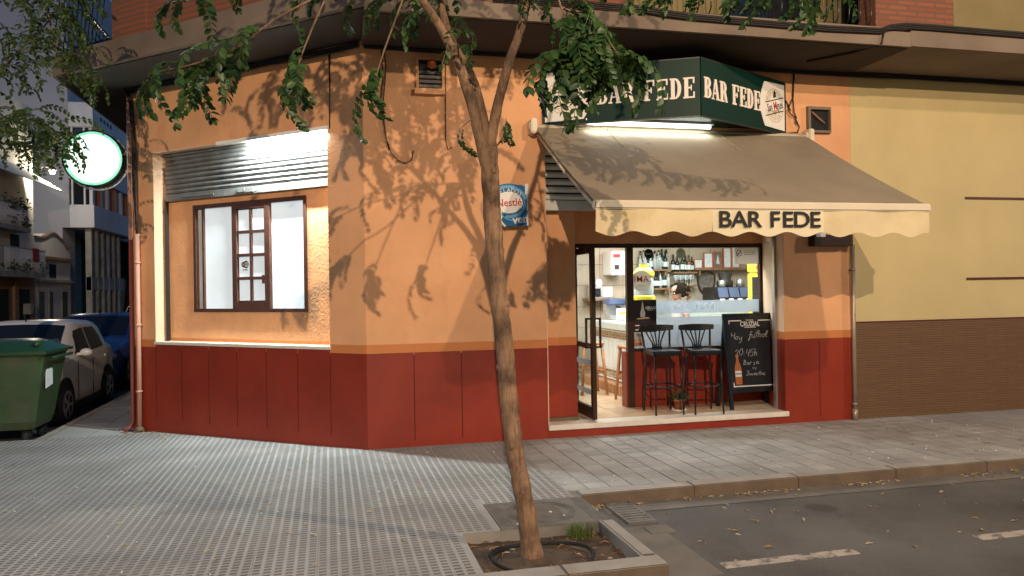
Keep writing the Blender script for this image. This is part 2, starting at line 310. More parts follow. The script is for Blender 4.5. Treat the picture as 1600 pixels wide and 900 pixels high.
# ------------------------------------------------------------------ mesh helpers
ORG = {}
def frame(o, xd=(1, 0)):
    """local frame on a wall: x along xd, y up, z outward"""
    xd = Vector((xd[0], xd[1], 0)).normalized(); n = Vector((xd.y, -xd.x, 0))
    m = Matrix.Identity(4)
    for i in range(3):
        m[i][0] = xd[i]; m[i][1] = (0, 0, 1)[i]; m[i][2] = n[i]
    m.translation = Vector(o)
    return m
I4 = Matrix.Identity(4)
FB = frame((0, 0, 0), (1, 0))
XA = (0.749, -0.6626); PA = (-2.876, 2.544, 0)
FA = frame(PA, XA); LA = 3.84

class MB:
    def __init__(s, M_=None): s.bm = bmesh.new(); s.M = M_ or I4; s.mi = 0
    def _new(s, vs, fs, M_=None, smooth=False):
        Mx = s.M if M_ is None else M_
        bv = [s.bm.verts.new(Mx @ Vector(v)) for v in vs]
        for f in fs:
            try:
                fc = s.bm.faces.new([bv[i] for i in f]); fc.material_index = s.mi; fc.smooth = smooth
            except ValueError: pass
        return bv
    def box(s, x0, x1, y0, y1, z0, z1, bev=0.0, M_=None):
        if bev <= 0:
            vs = [(x, y, z) for x in (x0, x1) for y in (y0, y1) for z in (z0, z1)]
            s._new(vs, [(0, 1, 3, 2), (4, 6, 7, 5), (0, 4, 5, 1), (2, 3, 7, 6), (0, 2, 6, 4), (1, 5, 7, 3)], M_)
        else:
            t = bmesh.new(); bmesh.ops.create_cube(t, size=1.0)
            for v in t.verts:
                v.co = Vector((x0 + (v.co.x + .5) * (x1 - x0), y0 + (v.co.y + .5) * (y1 - y0), z0 + (v.co.z + .5) * (z1 - z0)))
            bmesh.ops.bevel(t, geom=list(t.edges), offset=bev, segments=2, affect='EDGES')
            s.addbm(t, M_)
        return s
    def addbm(s, t, M_=None, smooth=None):
        t.verts.index_update()
        Mx = s.M if M_ is None else M_
        bv = [s.bm.verts.new(Mx @ v.co) for v in t.verts]
        for f in t.faces:
            try:
                fc = s.bm.faces.new([bv[v.index] for v in f.verts]); fc.material_index = s.mi; fc.smooth = f.smooth if smooth is None else smooth
            except ValueError: pass
        t.free(); return s
    def addmesh(s, me, M_=None):
        t = bmesh.new(); t.from_mesh(me); return s.addbm(t, M_)
    def tube(s, pts, rad, n=8, caps=True, M_=None, smooth=True):
        pts = [Vector(p) for p in pts]
        if not hasattr(rad, '__len__'): rad = [rad] * len(pts)
        rings = []; prev = None
        for i, p in enumerate(pts):
            a = pts[max(0, i - 1)]; b = pts[min(len(pts) - 1, i + 1)]; t = (b - a).normalized()
            if prev is None:
                u = t.orthogonal().normalized()
            else:
                u = (prev - t * prev.dot(t))
                u = u.normalized() if u.length > 1e-6 else t.orthogonal().normalized()
            prev = u; v = t.cross(u)
            rings.append([p + (u * cos(2 * pi * k / n) + v * sin(2 * pi * k / n)) * rad[i] for k in range(n)])
        vs = [q for r_ in rings for q in r_]; fs = []
        for i in range(len(pts) - 1):
            for k in range(n):
                fs.append((i * n + k, i * n + (k + 1) % n, (i + 1) * n + (k + 1) % n, (i + 1) * n + k))
        if caps:
            fs.append(tuple(range(n - 1, -1, -1))); fs.append(tuple((len(pts) - 1) * n + k for k in range(n)))
        s._new(vs, fs, M_, smooth); return s
    def prism(s, pts, z0, z1, M_=None):
        n = len(pts)
        vs = [(p[0], p[1], z0) for p in pts] + [(p[0], p[1], z1) for p in pts]
        fs = [tuple(range(n - 1, -1, -1)), tuple(range(n, 2 * n))] + [(k, (k + 1) % n, n + (k + 1) % n, n + k) for k in range(n)]
        s._new(vs, fs, M_); return s
    def lathe(s, prof, c=(0, 0, 0), n=16, M_=None, smooth=True):
        vs = []; fs = []; m = len(prof)
        for k in range(n):
            a = 2 * pi * k / n
            for (r_, z) in prof: vs.append((c[0] + r_ * cos(a), c[1] + r_ * sin(a), c[2] + z))
        for k in range(n):
            for i in range(m - 1):
                a = k * m + i; b = ((k + 1) % n) * m + i
                fs.append((a, b, b + 1, a + 1))
        s._new(vs, fs, M_, smooth)
        return s
    def grid(s, P, M_=None, smooth=True):
        r_ = len(P); c = len(P[0]); vs = [q for row in P for q in row]
        fs = [(i * c + j, i * c + j + 1, (i + 1) * c + j + 1, (i + 1) * c + j) for i in range(r_ - 1) for j in range(c - 1)]
        s._new(vs, fs, M_, smooth); return s
    def ball(s, c, r, sx=1, sy=1, sz=1, sub=2, M_=None):
        t = bmesh.new(); bmesh.ops.create_icosphere(t, subdivisions=sub, radius=r)
        for v in t.verts: v.co = Vector((c[0] + v.co.x * sx, c[1] + v.co.y * sy, c[2] + v.co.z * sz))
        return s.addbm(t, M_, True)
    def build(s, name, mats, parent=None, clean=True):
        if clean: bmesh.ops.recalc_face_normals(s.bm, faces=s.bm.faces)
        o_ = ORG.get(parent.name, Vector((0, 0, 0))) if parent else Vector((0, 0, 0))
        if o_.length: bmesh.ops.translate(s.bm, verts=s.bm.verts, vec=-o_)
        me = bpy.data.meshes.new(name); s.bm.to_mesh(me); s.bm.free()
        for m in (mats if isinstance(mats, (list, tuple)) else [mats]): me.materials.append(M[m] if isinstance(m, str) else m)
        o = bpy.data.objects.new(name, me); COL.objects.link(o)
        if parent: o.parent = parent
        ORG[o.name] = o_
        return o
def tag(o, label=None, cat=None, group=None, kind=None):
    if label: o['label'] = label
    if cat: o['category'] = cat
    if group: o['group'] = group
    if kind: o['kind'] = kind
    return o
def thing(name, label, cat, loc=(0, 0, 0), group=None, kind=None):
    o = bpy.data.objects.new(name, None); COL.objects.link(o); o.location = loc; o.empty_display_size = 0.1
    ORG[o.name] = Vector(loc)
    return tag(o, label, cat, group, kind)
def copy_tree(o, parent=None):
    c = o.copy(); COL.objects.link(c)
    if parent: c.parent = parent
    ORG[c.name] = ORG.get(o.name, Vector((0, 0, 0)))
    for ch in list(o.children): copy_tree(ch, c)
    return c
def inst(name, me, loc, parent, rot=None):
    o = bpy.data.objects.new(name, me); COL.objects.link(o); o.parent = parent
    o.location = Vector(loc) - ORG.get(parent.name, Vector((0, 0, 0)))
    if rot: o.rotation_euler = rot
    return o
def onemesh(mb, mats, name):
    bmesh.ops.recalc_face_normals(mb.bm, faces=mb.bm.faces)
    me = bpy.data.meshes.new(name); mb.bm.to_mesh(me); mb.bm.free()
    for m in (mats if isinstance(mats, (list, tuple)) else [mats]): me.materials.append(M[m])
    return me

_TX = {}
def txt(body, size=1.0, offset=0.0, shear=0.0, ext=0.003, align='CENTER', space=1.0):
    k = (body, offset, shear, ext / size, align, space)
    cu = bpy.data.curves.new('t', 'FONT'); cu.body = body; cu.size = size; cu.offset = offset; cu.shear = shear
    cu.extrude = ext; cu.align_x = align; cu.align_y = 'CENTER'; cu.space_character = space; cu.resolution_u = 4
    ob = bpy.data.objects.new('t', cu)
    COL.objects.link(ob)
    me = bpy.data.meshes.new_from_object(ob)
    bpy.data.objects.remove(ob); bpy.data.curves.remove(cu)
    return me
def put(mb, body, Mf, x, y, z, size, sx=1.0, sy=1.0, rot=0.0, **kw):
    me = txt(body, size, **kw)
    mb.addmesh(me, Mf @ Matrix.Translation((x, y, z)) @ Matrix.Rotation(rot, 4, 'Z') @ Matrix.Diagonal((sx, sy, 1, 1)))
    bpy.data.meshes.remove(me)
def arctext(mb, body, Mf, cx, cy, z, rad, a0, a1, size, flip=False):
    n = len(body)
    for i, ch in enumerate(body):
        if ch == ' ': continue
        a = a0 + (a1 - a0) * (i + .5) / n
        rot = a - pi / 2 if not flip else a + pi / 2
        put(mb, ch, Mf, cx + rad * cos(a), cy + rad * sin(a), z, size, rot=rot, ext=0.001)
def ringpts(cx, cy, r0, r1, n=32, a0=0, a1=2 * pi, ex=1.0):
    out = []
    for k in range(n):
        a = a0 + (a1 - a0) * k / n; b = a0 + (a1 - a0) * (k + 1) / n
        out.append([(cx + r0 * cos(a) * ex, cy + r0 * sin(a)), (cx + r1 * cos(a) * ex, cy + r1 * sin(a)), (cx + r1 * cos(b) * ex, cy + r1 * sin(b)), (cx + r0 * cos(b) * ex, cy + r0 * sin(b))])
    return out
def ring(mb, Mf, cx, cy, r0, r1, z0, z1, n=32, a0=0, a1=2 * pi, ex=1.0):
    for q in ringpts(cx, cy, r0, r1, n, a0, a1, ex): mb.prism(q, z0, z1, Mf)
def disc(mb, Mf, cx, cy, r, z0, z1, n=32, ex=1.0, a0=0, a1=2 * pi):
    mb.prism([(cx + r * ex * cos(a0 + (a1 - a0) * k / n), cy + r * sin(a0 + (a1 - a0) * k / n)) for k in range(n if a1 - a0 > 6.2 else n + 1)], z0, z1, Mf)

def gz(x, y=0):
    return 0.022 * max(-3.5, min(0, x))

# ------------------------------------------------------------------ road and pavements
def sheet(name, xs, y0, y1, z, m, kind='structure'):
    mb = MB()
    P = [[(x, y0, z + gz(x)), (x, y1, z + gz(x))] for x in xs]
    mb.grid(P, smooth=False)
    return tag(mb.build(name, m), kind=kind)
road = sheet('road', [-150, -3.5, 0, 150], -120, 260, -0.10, 'asphalt')
sheet('gutter', [1.74, 30], -2.60, -2.34, -0.096, 'gutter')
g2 = MB(); g2.box(1.63, 1.98, -3.98, -2.95, -0.14, -0.0955); tag(g2.build('gutter', 'gutter'), kind='structure')
for x0, x1 in ((2.04, 3.02), (4.0, 5.1), (6.1, 7.2), (8.2, 9.3)):
    mb = MB(); mb.box(x0, x1, -3.895, -3.80, -0.14, -0.0960); tag(mb.build('road_marking', 'marking'), kind='structure')

def rsub(rects, h):
    out = []
    for (a, b, c, d) in rects:
        x0, x1, y0, y1 = max(a, h[0]), min(b, h[1]), max(c, h[2]), min(d, h[3])
        if x0 >= x1 or y0 >= y1: out.append((a, b, c, d)); continue
        if a < x0: out.append((a, x0, c, d))
        if x1 < b: out.append((x1, b, c, d))
        if c < y0: out.append((x0, x1, c, y0))
        if y1 < d: out.append((x0, x1, y1, d))
    return [q for q in out if q[1] - q[0] > 0.02 and q[3] - q[2] > 0.02]

PIT = (0.49, 1.50, -3.81, -3.03)
MAN = (0.77, 1.58, -3.03, -2.37)
# slabs under the paving
cs = MB()
for (a, b, c, d) in rsub([(-6.4, 1.58, -3.97, 2.27)], PIT):
    xs = sorted({a, b} | {q for q in (-3.5, 0.0) if a < q < b})
    for xa, xb in zip(xs[:-1], xs[1:]):
        vs = [(x, y, z) for x in (xa, xb) for y in (c, d) for z in (-0.4, gz(x) - 0.012)]
        cs._new(vs, [(0, 1, 3, 2), (4, 6, 7, 5), (0, 4, 5, 1), (2, 3, 7, 6), (0, 2, 6, 4), (1, 5, 7, 3)])
corner_walk = tag(cs.build('sidewalk', 'grout'), kind='structure')
ss = MB(); ss.box(1.58, 40, -2.33, 0.3, -0.4, -0.012)
street_walk = tag(ss.build('sidewalk', 'grout'), kind='structure')
sd = MB(); sd.box(-3.92, -2.7, 2.27, 70, -0.4, gz(-3.5) - 0.004)
side_walk = tag(sd.build('sidewalk', 'grout'), kind='structure')

def rib_tile(x0, x1, y0, y1, ph=(0, 0)):
    mb = MB(); g = 0.0012
    mb.box(x0 + g, x1 - g, y0 + g, y1 - g, -0.03, 0.0); mb.mi = 1
    px, py = 0.0667, 0.05
    i0 = int(math.floor((x0 - ph[0]) / px)); j0 = int(math.floor((y0 - ph[1]) / py))
    for i in range(i0 - 1, i0 + 8):
        for j in range(j0 - 1, j0 + 11):
            cx = ph[0] + (i + .5) * px; cy = ph[1] + (j + .5) * py
            if cx - .02 < x0 or cx + .02 > x1 or cy - .015 < y0 or cy + .015 > y1: continue
            a, b, h = 0.0225, 0.0125, 0.0035; a2, b2 = 0.019, 0.0085
            vs = [(cx - a, cy - b, 0), (cx + a, cy - b, 0), (cx + a, cy + b, 0), (cx - a, cy + b, 0),
                  (cx - a2, cy - b2, h), (cx + a2, cy - b2, h), (cx + a2, cy + b2, h), (cx - a2, cy + b2, h)]
            mb._new(vs, [(4, 5, 6, 7), (0, 1, 5, 4), (1, 2, 6, 5), (2, 3, 7, 6), (3, 0, 4, 7)])
    return mb
T = 0.4
full = onemesh(rib_tile(-T / 2, T / 2, -T / 2, T / 2, (-T / 2, -T / 2)), ['tile', 'tile_groove'], 'paving_tile')
def front_y(x):       # building line
    return 0.0 if x > 0 else -x * 0.6626 / 0.749
tl = []
nx, ny = 20, 16
for i in range(nx):
    for j in range(ny):
        x1 = 1.52 - i * T; x0 = x1 - T; y0 = -3.82 + j * T; y1 = min(y0 + T, 2.27)
        cx, cy = (x0 + x1) / 2, (y0 + y1) / 2
        if x1 > -2.9 and y0 > front_y(x0) + 0.02: continue
        if cx < -3.5 and cy > 1.2 and False: continue
        rc = rsub(rsub([(x0, x1, y0, y1)], PIT), MAN)
        tl.append((cx, cy, x0, x1, y0, y1, rc))
# nearest to the camera first; the few beyond the limit are outside the frame or the farthest
tl.sort(key=lambda t: math.hypot(t[0] + .39, t[1] + 8.3))
cnt = 0
for (cx, cy, x0, x1, y0, y1, rc) in tl:
    ang = -math.atan(0.022) if -3.5 < cx < 0 else 0.0
    for (a, b, c, d) in rc:
        if (a, b, c, d) == (x0, x1, y0, y1) and abs((y1 - y0) - T) < 1e-6: me = full; lx, ly = cx, cy
        else:
            lx, ly = (a + b) / 2, (c + d) / 2
            me = onemesh(rib_tile(a - lx, b - lx, c - ly, d - ly, (x0 - lx, y0 - ly)), ['tile', 'tile_groove'], 'paving_tile')
        cnt += 1
        inst('tile', me, (lx, ly, gz(lx) + random.uniform(-.0008, .0008)), corner_walk, (random.uniform(-.003, .003), ang + random.uniform(-.003, .003), 0))
# plain square tiles in front of the bar
pt = MB(); pt.box(-.0965, .0965, -.0965, .0965, -.03, 0, bev=.003)
ptm = onemesh(pt, 'tile_plain', 'square_tile')
rest = MB(); n_ = 0
for i in range(75):
    for j in range(11):
        cx = 1.62 + .2 * i; cy = -2.07 + .2 * j
        if cy > -0.02: continue
        if i < 27:
            inst('tile', ptm, (cx, cy, random.uniform(-.003, .0)), street_walk, (random.uniform(-.008, .008), random.uniform(-.008, .008), 0)); n_ += 1
        else: rest.box(cx - .0965, cx + .0965, cy - .0965, cy + .0965, -.03, random.uniform(-.003, 0))
ro = rest.build('tile', 'tile_plain', street_walk); ro['kind'] = 'stuff'
# plain slabs along the side street
for i in range(26):
    for j in range(2):
        mb = MB(); cx = -3.72 + .52 * j + .12; cy = 2.55 + .5 * i
        if cx + .25 > -2.72: pass
        mb.box(cx - .255, cx + .255, cy - .245, cy + .245, -.1, gz(-3.5) + random.uniform(-.002, .002))
        mb.build('tile', 'tile_plain', side_walk)
# kerb stones
def kerb(parent, x0, x1, y0, y1, z=0.0, along='x', step=1.0):
    a = x0 if along == 'x' else y0; e = x1 if along == 'x' else y1
    while a < e - .05:
        b = min(a + step, e); mb = MB()
        if along == 'x': mb.box(a + .0015, b - .0015, y0, y1, -.36, z + random.uniform(-.002, .001), bev=.007)
        else: mb.box(x0, x1, a + .004, b - .004, -.36, z + random.uniform(-.003, .002), bev=.012)
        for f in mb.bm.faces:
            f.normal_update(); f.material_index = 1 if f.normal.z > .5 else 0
        mb.build('kerb_stone', ['kerb', 'kerb_top'], parent); a = b
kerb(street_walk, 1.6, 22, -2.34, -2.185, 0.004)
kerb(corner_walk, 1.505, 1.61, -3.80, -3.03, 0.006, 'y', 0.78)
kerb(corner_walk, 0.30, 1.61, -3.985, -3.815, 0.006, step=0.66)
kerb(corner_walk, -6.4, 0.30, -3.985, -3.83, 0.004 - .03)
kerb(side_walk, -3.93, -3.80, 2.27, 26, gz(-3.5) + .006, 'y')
for q in ((1.585, 1.71, -2.36, -2.20),):
    pass
# manhole cover and gully grate
mh = thing('manhole_cover', 'square iron manhole plate with round ringed lid beside the tree pit', 'manhole cover', (1.17, -2.7, 0))
mb = MB(); mb.box(MAN[0] + .005, MAN[1] - .005, MAN[2] + .005, MAN[3] - .005, -.03, .001)
for k in range(5):
    mb.box(1.475 + .02 * k, 1.485 + .02 * k, -3.0, -2.40, .0, .005)
    mb.box(.80 + .018 * k, .809 + .018 * k, -3.0, -2.40, .0, .005)
mb.build('frame', 'iron', mh)
mb = MB()
for r_ in (.27, .25, .225): ring(mb, I4, 1.15, -2.70, r_ - .011, r_, 0, .007, 40)
for k in range(9): mb.box(1.0, 1.30, -2.86 + .04 * k, -2.845 + .04 * k, 0, .006)
mb.build('lid', 'iron', mh)
gr = thing('drain_grate', 'slotted iron gully grate in the gutter beside the kerb corner', 'drain grate', (1.88, -2.55, -.10))
mb = MB(); mb.box(1.78, 1.80, -2.90, -2.23, -.14, -.078); mb.box(1.99, 2.01, -2.90, -2.23, -.14, -.078); mb.box(1.80, 1.99, -2.90, -2.87, -.14, -.078); mb.box(1.80, 1.99, -2.26, -2.23, -.14, -.078)
mb.build('frame', 'iron', gr)
mb = MB(); mb.box(1.80, 1.99, -2.87, -2.26, -.15, -.0945); mb.build('pit', 'dark', gr)
for k in range(10):
    mb = MB(); y = -2.85 + .06 * k; mb.box(1.80, 1.99, y, y + .030, -.094, -.080); mb.build('bar', 'iron', gr)
pc = MB(); pc.box(1.855, 2.05, -3.15, -2.985, -.14, -.088, bev=.004)
tag(pc.build('utility_cover', 'gutter'), 'small pale square concrete cover set in the road beside the drain grate', 'utility cover')
# tree pit soil
sp = MB(); P = []
for i in range(25):
    row = []
    for j in range(21):
        x = PIT[0] + (PIT[1] - PIT[0]) * i / 24; y = PIT[2] + (PIT[3] - PIT[2]) * j / 20
        d = math.hypot(x - .87, y + 3.49)
        row.append((x, y, -.085 + .06 * math.exp(-(d / .16) ** 2) + random.uniform(-.006, .006)))
    P.append(row)
sp.grid(P); tag(sp.build('soil', 'soil'), kind='structure')
hz = MB(); pts = []
for k in range(49):
    a = 2 * pi * k / 48 * 1.12; rr = .315 + .012 * sin(3 * a) + .01 * k / 48
    pts.append((.95 + rr * cos(a + 2.2) * 1.05, -3.5 + rr * sin(a + 2.2) * .93, -.06 + .012 * sin(2 * a) + .012 * k / 48))
hz.tube(pts, .013, 8); tag(hz.build('irrigation_hose', 'rubber'), 'loop of black irrigation hose lying around the foot of the tree', 'hose')
gt = MB()
for k in range(150):
    a = random.uniform(0, 6.28); r_ = random.uniform(0, .085); x = 1.33 + r_ * cos(a) * 1.25; y = -3.12 + r_ * sin(a) * .7
    d = Vector((random.uniform(-1, 1), random.uniform(-1, 1), 0)) * .05; h = random.uniform(.05, .12); s_ = random.uniform(.002, .004)
    t_ = Vector((-d.y, d.x, 0)).normalized() * s_
    b = Vector((x, y, -.08)); m_ = b + d * .5 + Vector((0, 0, h * .7)); e = b + d * 1.3 + Vector((0, 0, h))
    gt._new([b - t_, b + t_, m_ + t_ * .7, m_ - t_ * .7, e], [(0, 1, 2, 3), (3, 2, 4)])
tag(gt.build('grass', 'grass', clean=False), kind='stuff')
st = MB()
for k in range(70):
    x = random.uniform(*PIT[:2]); y = random.uniform(*PIT[2:])
    a = random.uniform(0, pi); L = random.uniform(.02, .09); z = -.075
    st.tube([(x, y, z), (x + L * .5 * cos(a), y + L * .5 * sin(a), z + random.uniform(.002, .02)), (x + L * cos(a), y + L * sin(a), z)], random.uniform(.0015, .004), 4)
tag(st.build('twig_litter', 'lightwood'), kind='stuff')
# fallen leaves
fl = MB()
def dry(x, y, z, s_=1.0):
    a = random.uniform(0, 6.28); L = random.uniform(.014, .036) * s_; W_ = L * random.uniform(.22, .4)
    u = Vector((cos(a), sin(a), random.uniform(-.25, .25))); v = Vector((-sin(a), cos(a), random.uniform(-.3, .3)))
    c = Vector((x, y, z + .007 + random.uniform(0, .008)))
    fl._new([c - u * L, c - u * L * .2 + v * W_ + Vector((0, 0, .006)), c + u * L * .5 + v * W_ * .7, c + u * L, c + u * L * .5 - v * W_ * .7, c - u * L * .2 - v * W_ + Vector((0, 0, .006)), c + Vector((0, 0, -.003))],
            [(0, 1, 6), (1, 2, 6), (2, 3, 6), (3, 4, 6), (4, 5, 6), (5, 0, 6)])
for k in range(120):
    x = random.uniform(-4.5, 1.4); y = random.uniform(-3.7, 2.1)
    if x > -2.9 and y > front_y(x) - .05: continue
    if PIT[0] < x < PIT[1] and PIT[2] < y < PIT[3]: continue
    dry(x, y, gz(x))
for k in range(30): x = random.uniform(-3.1, -2.3); dry(x, front_y(x) - random.uniform(.04, .35), gz(x))
for k in range(45): dry(random.uniform(1.6, 8), random.uniform(-2.1, -.1), 0)
for k in range(150):
    x = random.choice((1.75, 1.9, 2.6, 3.1, 3.3, 4.1, 4.35, 5.4, 6.0)) + random.gauss(0, .13); dry(max(1.68, x), -2.36 - abs(random.gauss(0, .05)), -.10)
for k in range(60): dry(random.uniform(1.9, 7), random.uniform(-3.9, -2.4), -.10)
for k in range(26): dry(random.uniform(*PIT[:2]), random.uniform(*PIT[2:]), -.075)
lb = MB()
for k in range(110):
    x = random.uniform(-4.2, 7.5); y = random.uniform(-3.6, -.1) if x < 1.4 else random.uniform(-2.1, -.1)
    if PIT[0] < x < PIT[1] and y < PIT[3]: continue
    a = random.uniform(0, pi); L = random.uniform(.006, .022); z = gz(x) + .008
    lb.tube([(x, y, z), (x + L * cos(a), y + L * sin(a), z + .003)], random.uniform(.003, .006), 5)
tag(lb.build('pavement_litter', 'paper'), kind='stuff')
tag(fl.build('fallen_leaves', 'dryleaf', clean=False), kind='stuff')

# ------------------------------------------------------------------ the corner building
bld = thing('corner_building', 'orange rendered corner building with red plinth housing the bar', 'building', (0, 0, 0))
TOP = 4.36
# --- facade A (chamfered, with the shop window)
OX0, OX1, OZ0, OZ1 = 0.47, 3.34, 1.06, 3.49
mb = MB(FA)
mb.box(0, OX0, 1.115, TOP, -.25, 0); mb.box(OX1, LA, 1.115, TOP, -.25, 0); mb.box(OX0, OX1, OZ1, TOP, -.25, 0)
mb.box(0, LA, -.3, 1.05, -.25, -.006)
mb.box(0, OX0, 1.02, 1.115, -.25, -.004); mb.box(OX1, LA, 1.02, 1.115, -.25, -.004)
mb.build('wall', 'orange', bld)
mb = MB(FA); mb.box(-.003, OX0, 1.021, 1.115, -.2, .003); mb.build('painted_band', 'band', bld); mb = MB(FA); mb.box(OX1, LA + .002, 1.021, 1.115, -.2, .003); mb.build('painted_band', 'band', bld)
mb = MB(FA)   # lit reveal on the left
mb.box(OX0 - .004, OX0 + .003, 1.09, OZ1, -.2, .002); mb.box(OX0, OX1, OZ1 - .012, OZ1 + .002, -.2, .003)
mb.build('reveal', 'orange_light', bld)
WX0, WX1, WZ0, WZ1 = 0.985, 2.865, 1.462, 2.80
mb = MB(FA)
D0, D1 = -.26, -.18
mb.box(OX0, WX0, OZ0, OZ1, D0, D1); mb.box(WX1, OX1, OZ0, OZ1, D0, D1); mb.box(WX0, WX1, OZ0, WZ0, D0, D1); mb.box(WX0, WX1, WZ1, OZ1, D0, D1)
mb.build('recessed_wall', 'orange_stucco', bld)
mb = MB(FA); mb.box(OX0 + .02, OX1, 1.085, 1.13, -.2, -.176); mb.build('painted_band', 'band', bld)
mb = MB(FA); mb.box(OX0 + .045, OX0 + .062, 1.09, 2.9, -.17, -.12); mb.build('shutter_rail', 'black', bld); mb = MB(FA); mb.box(OX1 - .04, OX1 - .005, 1.09, 2.9, -.17, -.12); mb.build('shutter_rail', 'black', bld)
mb = MB(FA); mb.box(OX0 - .01, OX1 + .01, 1.055, 1.09, -.19, .025, bev=.004); mb.build('window_sill', 'stone', bld)
# plinth with grooved panels
pl = MB(FA); pl.box(0, LA, -.3, 1.0, -.2, -.002); plinth = pl.build('plinth', 'redgroove', bld)
mb = MB(FA); mb.box(-.003, LA + .002, -.3, .117, -.2, .003); mb.build('base_strip', 'red', plinth)
edges = [0, OX0] + [OX0 + (OX1 - OX0) * k / 6 for k in range(1, 6)] + [OX1, LA + .002]
for k, (a, b) in enumerate(zip(edges[:-1], edges[1:])):
    mb = MB(FA); mb.box(a + (.006 if k else -.003), b - (.006 if k < len(edges) - 2 else 0), .117, 1.02 if (k in (0, len(edges) - 2)) else 1.054, -.1, .003)
    mb.build('panel', 'red', plinth)
# the window
win = MB(FA)
fw = .05
win.box(WX0, WX1, WZ1 - fw, WZ1, -.22, -.165); win.box(WX0, WX1, WZ0, WZ0 + .04, -.22, -.16)
win.box(WX0, WX0 + .045, WZ0, WZ1, -.221, -.166); win.box(WX1 - .045, WX1, WZ0, WZ1, -.221, -.166)
window = win.build('window', 'wood', bld)
mb = MB(FA); mb.box(WX0 + .045, WX0 + .15, WZ0 + .04, WZ1 - fw, -.212, -.2); mb.build('side_pane', 'shutter', window)
mb = MB(FA); mb.box(WX0 + .15, WX0 + .178, WZ0 + .04, WZ1 - fw, -.212, -.175); mb.box(WX0 + .045, WX0 + .06, WZ0 + .04, WZ1 - fw, -.212, -.18); mb.build('mullion', 'wood', window)
SX0, SX1 = 1.675, 2.292
mb = MB(FA); mb.box(WX0 + .178, SX0, WZ0 + .04, WZ1 - fw, -.214, -.204); mb.build('pane', 'pane_lit', window)
mb = MB(FA); mb.box(SX1, WX1 - .045, WZ0 + .04, WZ1 - fw, -.214, -.204); mb.build('pane', 'pane_lit', window)
mb = MB(FA)
z0, z1 = WZ0 + .04, WZ1 - fw
mb.box(SX0, SX0 + .075, z0, z1, -.205, -.16); mb.box(SX1 - .08, SX1, z0, z1, -.205, -.16)
mb.box(SX0 + .075, SX1 - .08, z0, z0 + .085, -.203, -.162); mb.box(SX0 + .075, SX1 - .08, z1 - .045, z1, -.203, -.162)
gx0, gx1, gz0, gz1 = SX0 + .075, SX1 - .08, z0 + .085, z1 - .045
mb.box((gx0 + gx1) / 2 - .017, (gx0 + gx1) / 2 + .017, gz0, gz1, -.203, -.165)
for k in range(1, 4):
    zz = gz0 + (gz1 - gz0) * k / 4; mb.box(gx0, gx1, zz - .018, zz + .018, -.2035, -.1645)
mb.box(gx1 - .045, gx1 - .012, 1.80, 1.90, -.17, -.158)
mb.build('sash_frame', 'wood', window)
for c in range(2):
    for r_ in range(4):
        mb = MB(FA); cw = (gx1 - gx0) / 2
        mb.box(gx0 + cw * c + .012, gx0 + cw * (c + 1) - .012, gz0 + (gz1 - gz0) * r_ / 4 + .012, gz0 + (gz1 - gz0) * (r_ + 1) / 4 - .012, -.198, -.19)
        mb.build('pane', 'pane_lit', window)
# wifi sticker on the sash
wx, wz = gx0 + .115, gz0 + (gz1 - gz0) * .40
stk = MB(FA); disc(stk, FA, wx + .012, wz, .045, -.189, -.1865, 20); disc(stk, FA, wx - .03, wz, .033, -.189, -.1868, 20)
stk.mi = 1; stk.prism([(wx - .005, wz - .028), (wx + .045, wz - .028), (wx + .045, wz + .028), (wx - .005, wz + .028)], -.1865, -.1855, FA)
stk.prism([(wx - .05, wz - .012), (wx - .02, wz - .012), (wx - .02, wz + .012), (wx - .05, wz + .012)], -.1868, -.1856, FA)
stk.mi = 0; put(stk, 'Fi', FA, wx + .022, wz, -.185, .055, ext=.0006); put(stk, 'Wi', FA, wx - .035, wz, -.185, .026, ext=.0006)
put(stk, 'ZONE', FA, wx, wz - .065, -.189, .03, ext=.001)
tag(stk.build('wifi_sticker', ['black', 'white_matt']), 'black and white wifi sticker on a pane of the brown sash', 'sticker')
# roller shutter A
sh = MB(FA); sh.box(OX0 + .05, OX1 - .005, OZ1 - .05, OZ1 - .012, -.17, -.1); shut = tag(sh.build('roller_shutter', 'shutter_dirty', bld))
nslat = 8; zb = 2.965
for k in range(nslat):
    a = zb + (OZ1 - .04 - zb) * k / nslat; b = zb + (OZ1 - .04 - zb) * (k + 1) / nslat
    mb = MB(FA); n = 6; P = []
    for q in range(n + 1):
        t = q / n; P.append([(OX0 + .055, a + (b - a) * t * .97, -.145 + .022 * sin(pi * t)), (OX1 - .005, a + (b - a) * t * .97, -.145 + .022 * sin(pi * t))])
    mb.grid(P, smooth=True); mb.build('slat', 'shutter_dirty', shut)
mb = MB(FA); mb.box(OX0 + .055, OX1 - .005, 2.875, zb - .004, -.15, -.125); mb.box(OX0 + .4, OX0 + .95, 2.905, 2.917, -.13, -.112); mb.box(OX0 + 1.5, OX0 + 1.62, 2.89, 2.94, -.13, -.105)
mb.tube([(OX0 + 1.6, 2.90, -.1), (OX0 + 1.66, 2.885, -.095), (OX0 + 1.72, 2.91, -.1), (OX0 + 1.68, 2.94, -.1)], .007, 6); mb.box(OX0 + 1.36, OX0 + 1.48, 2.90, 2.95, -.13, -.11)
mb.build('bottom_bar', 'shutter_dirty', shut)

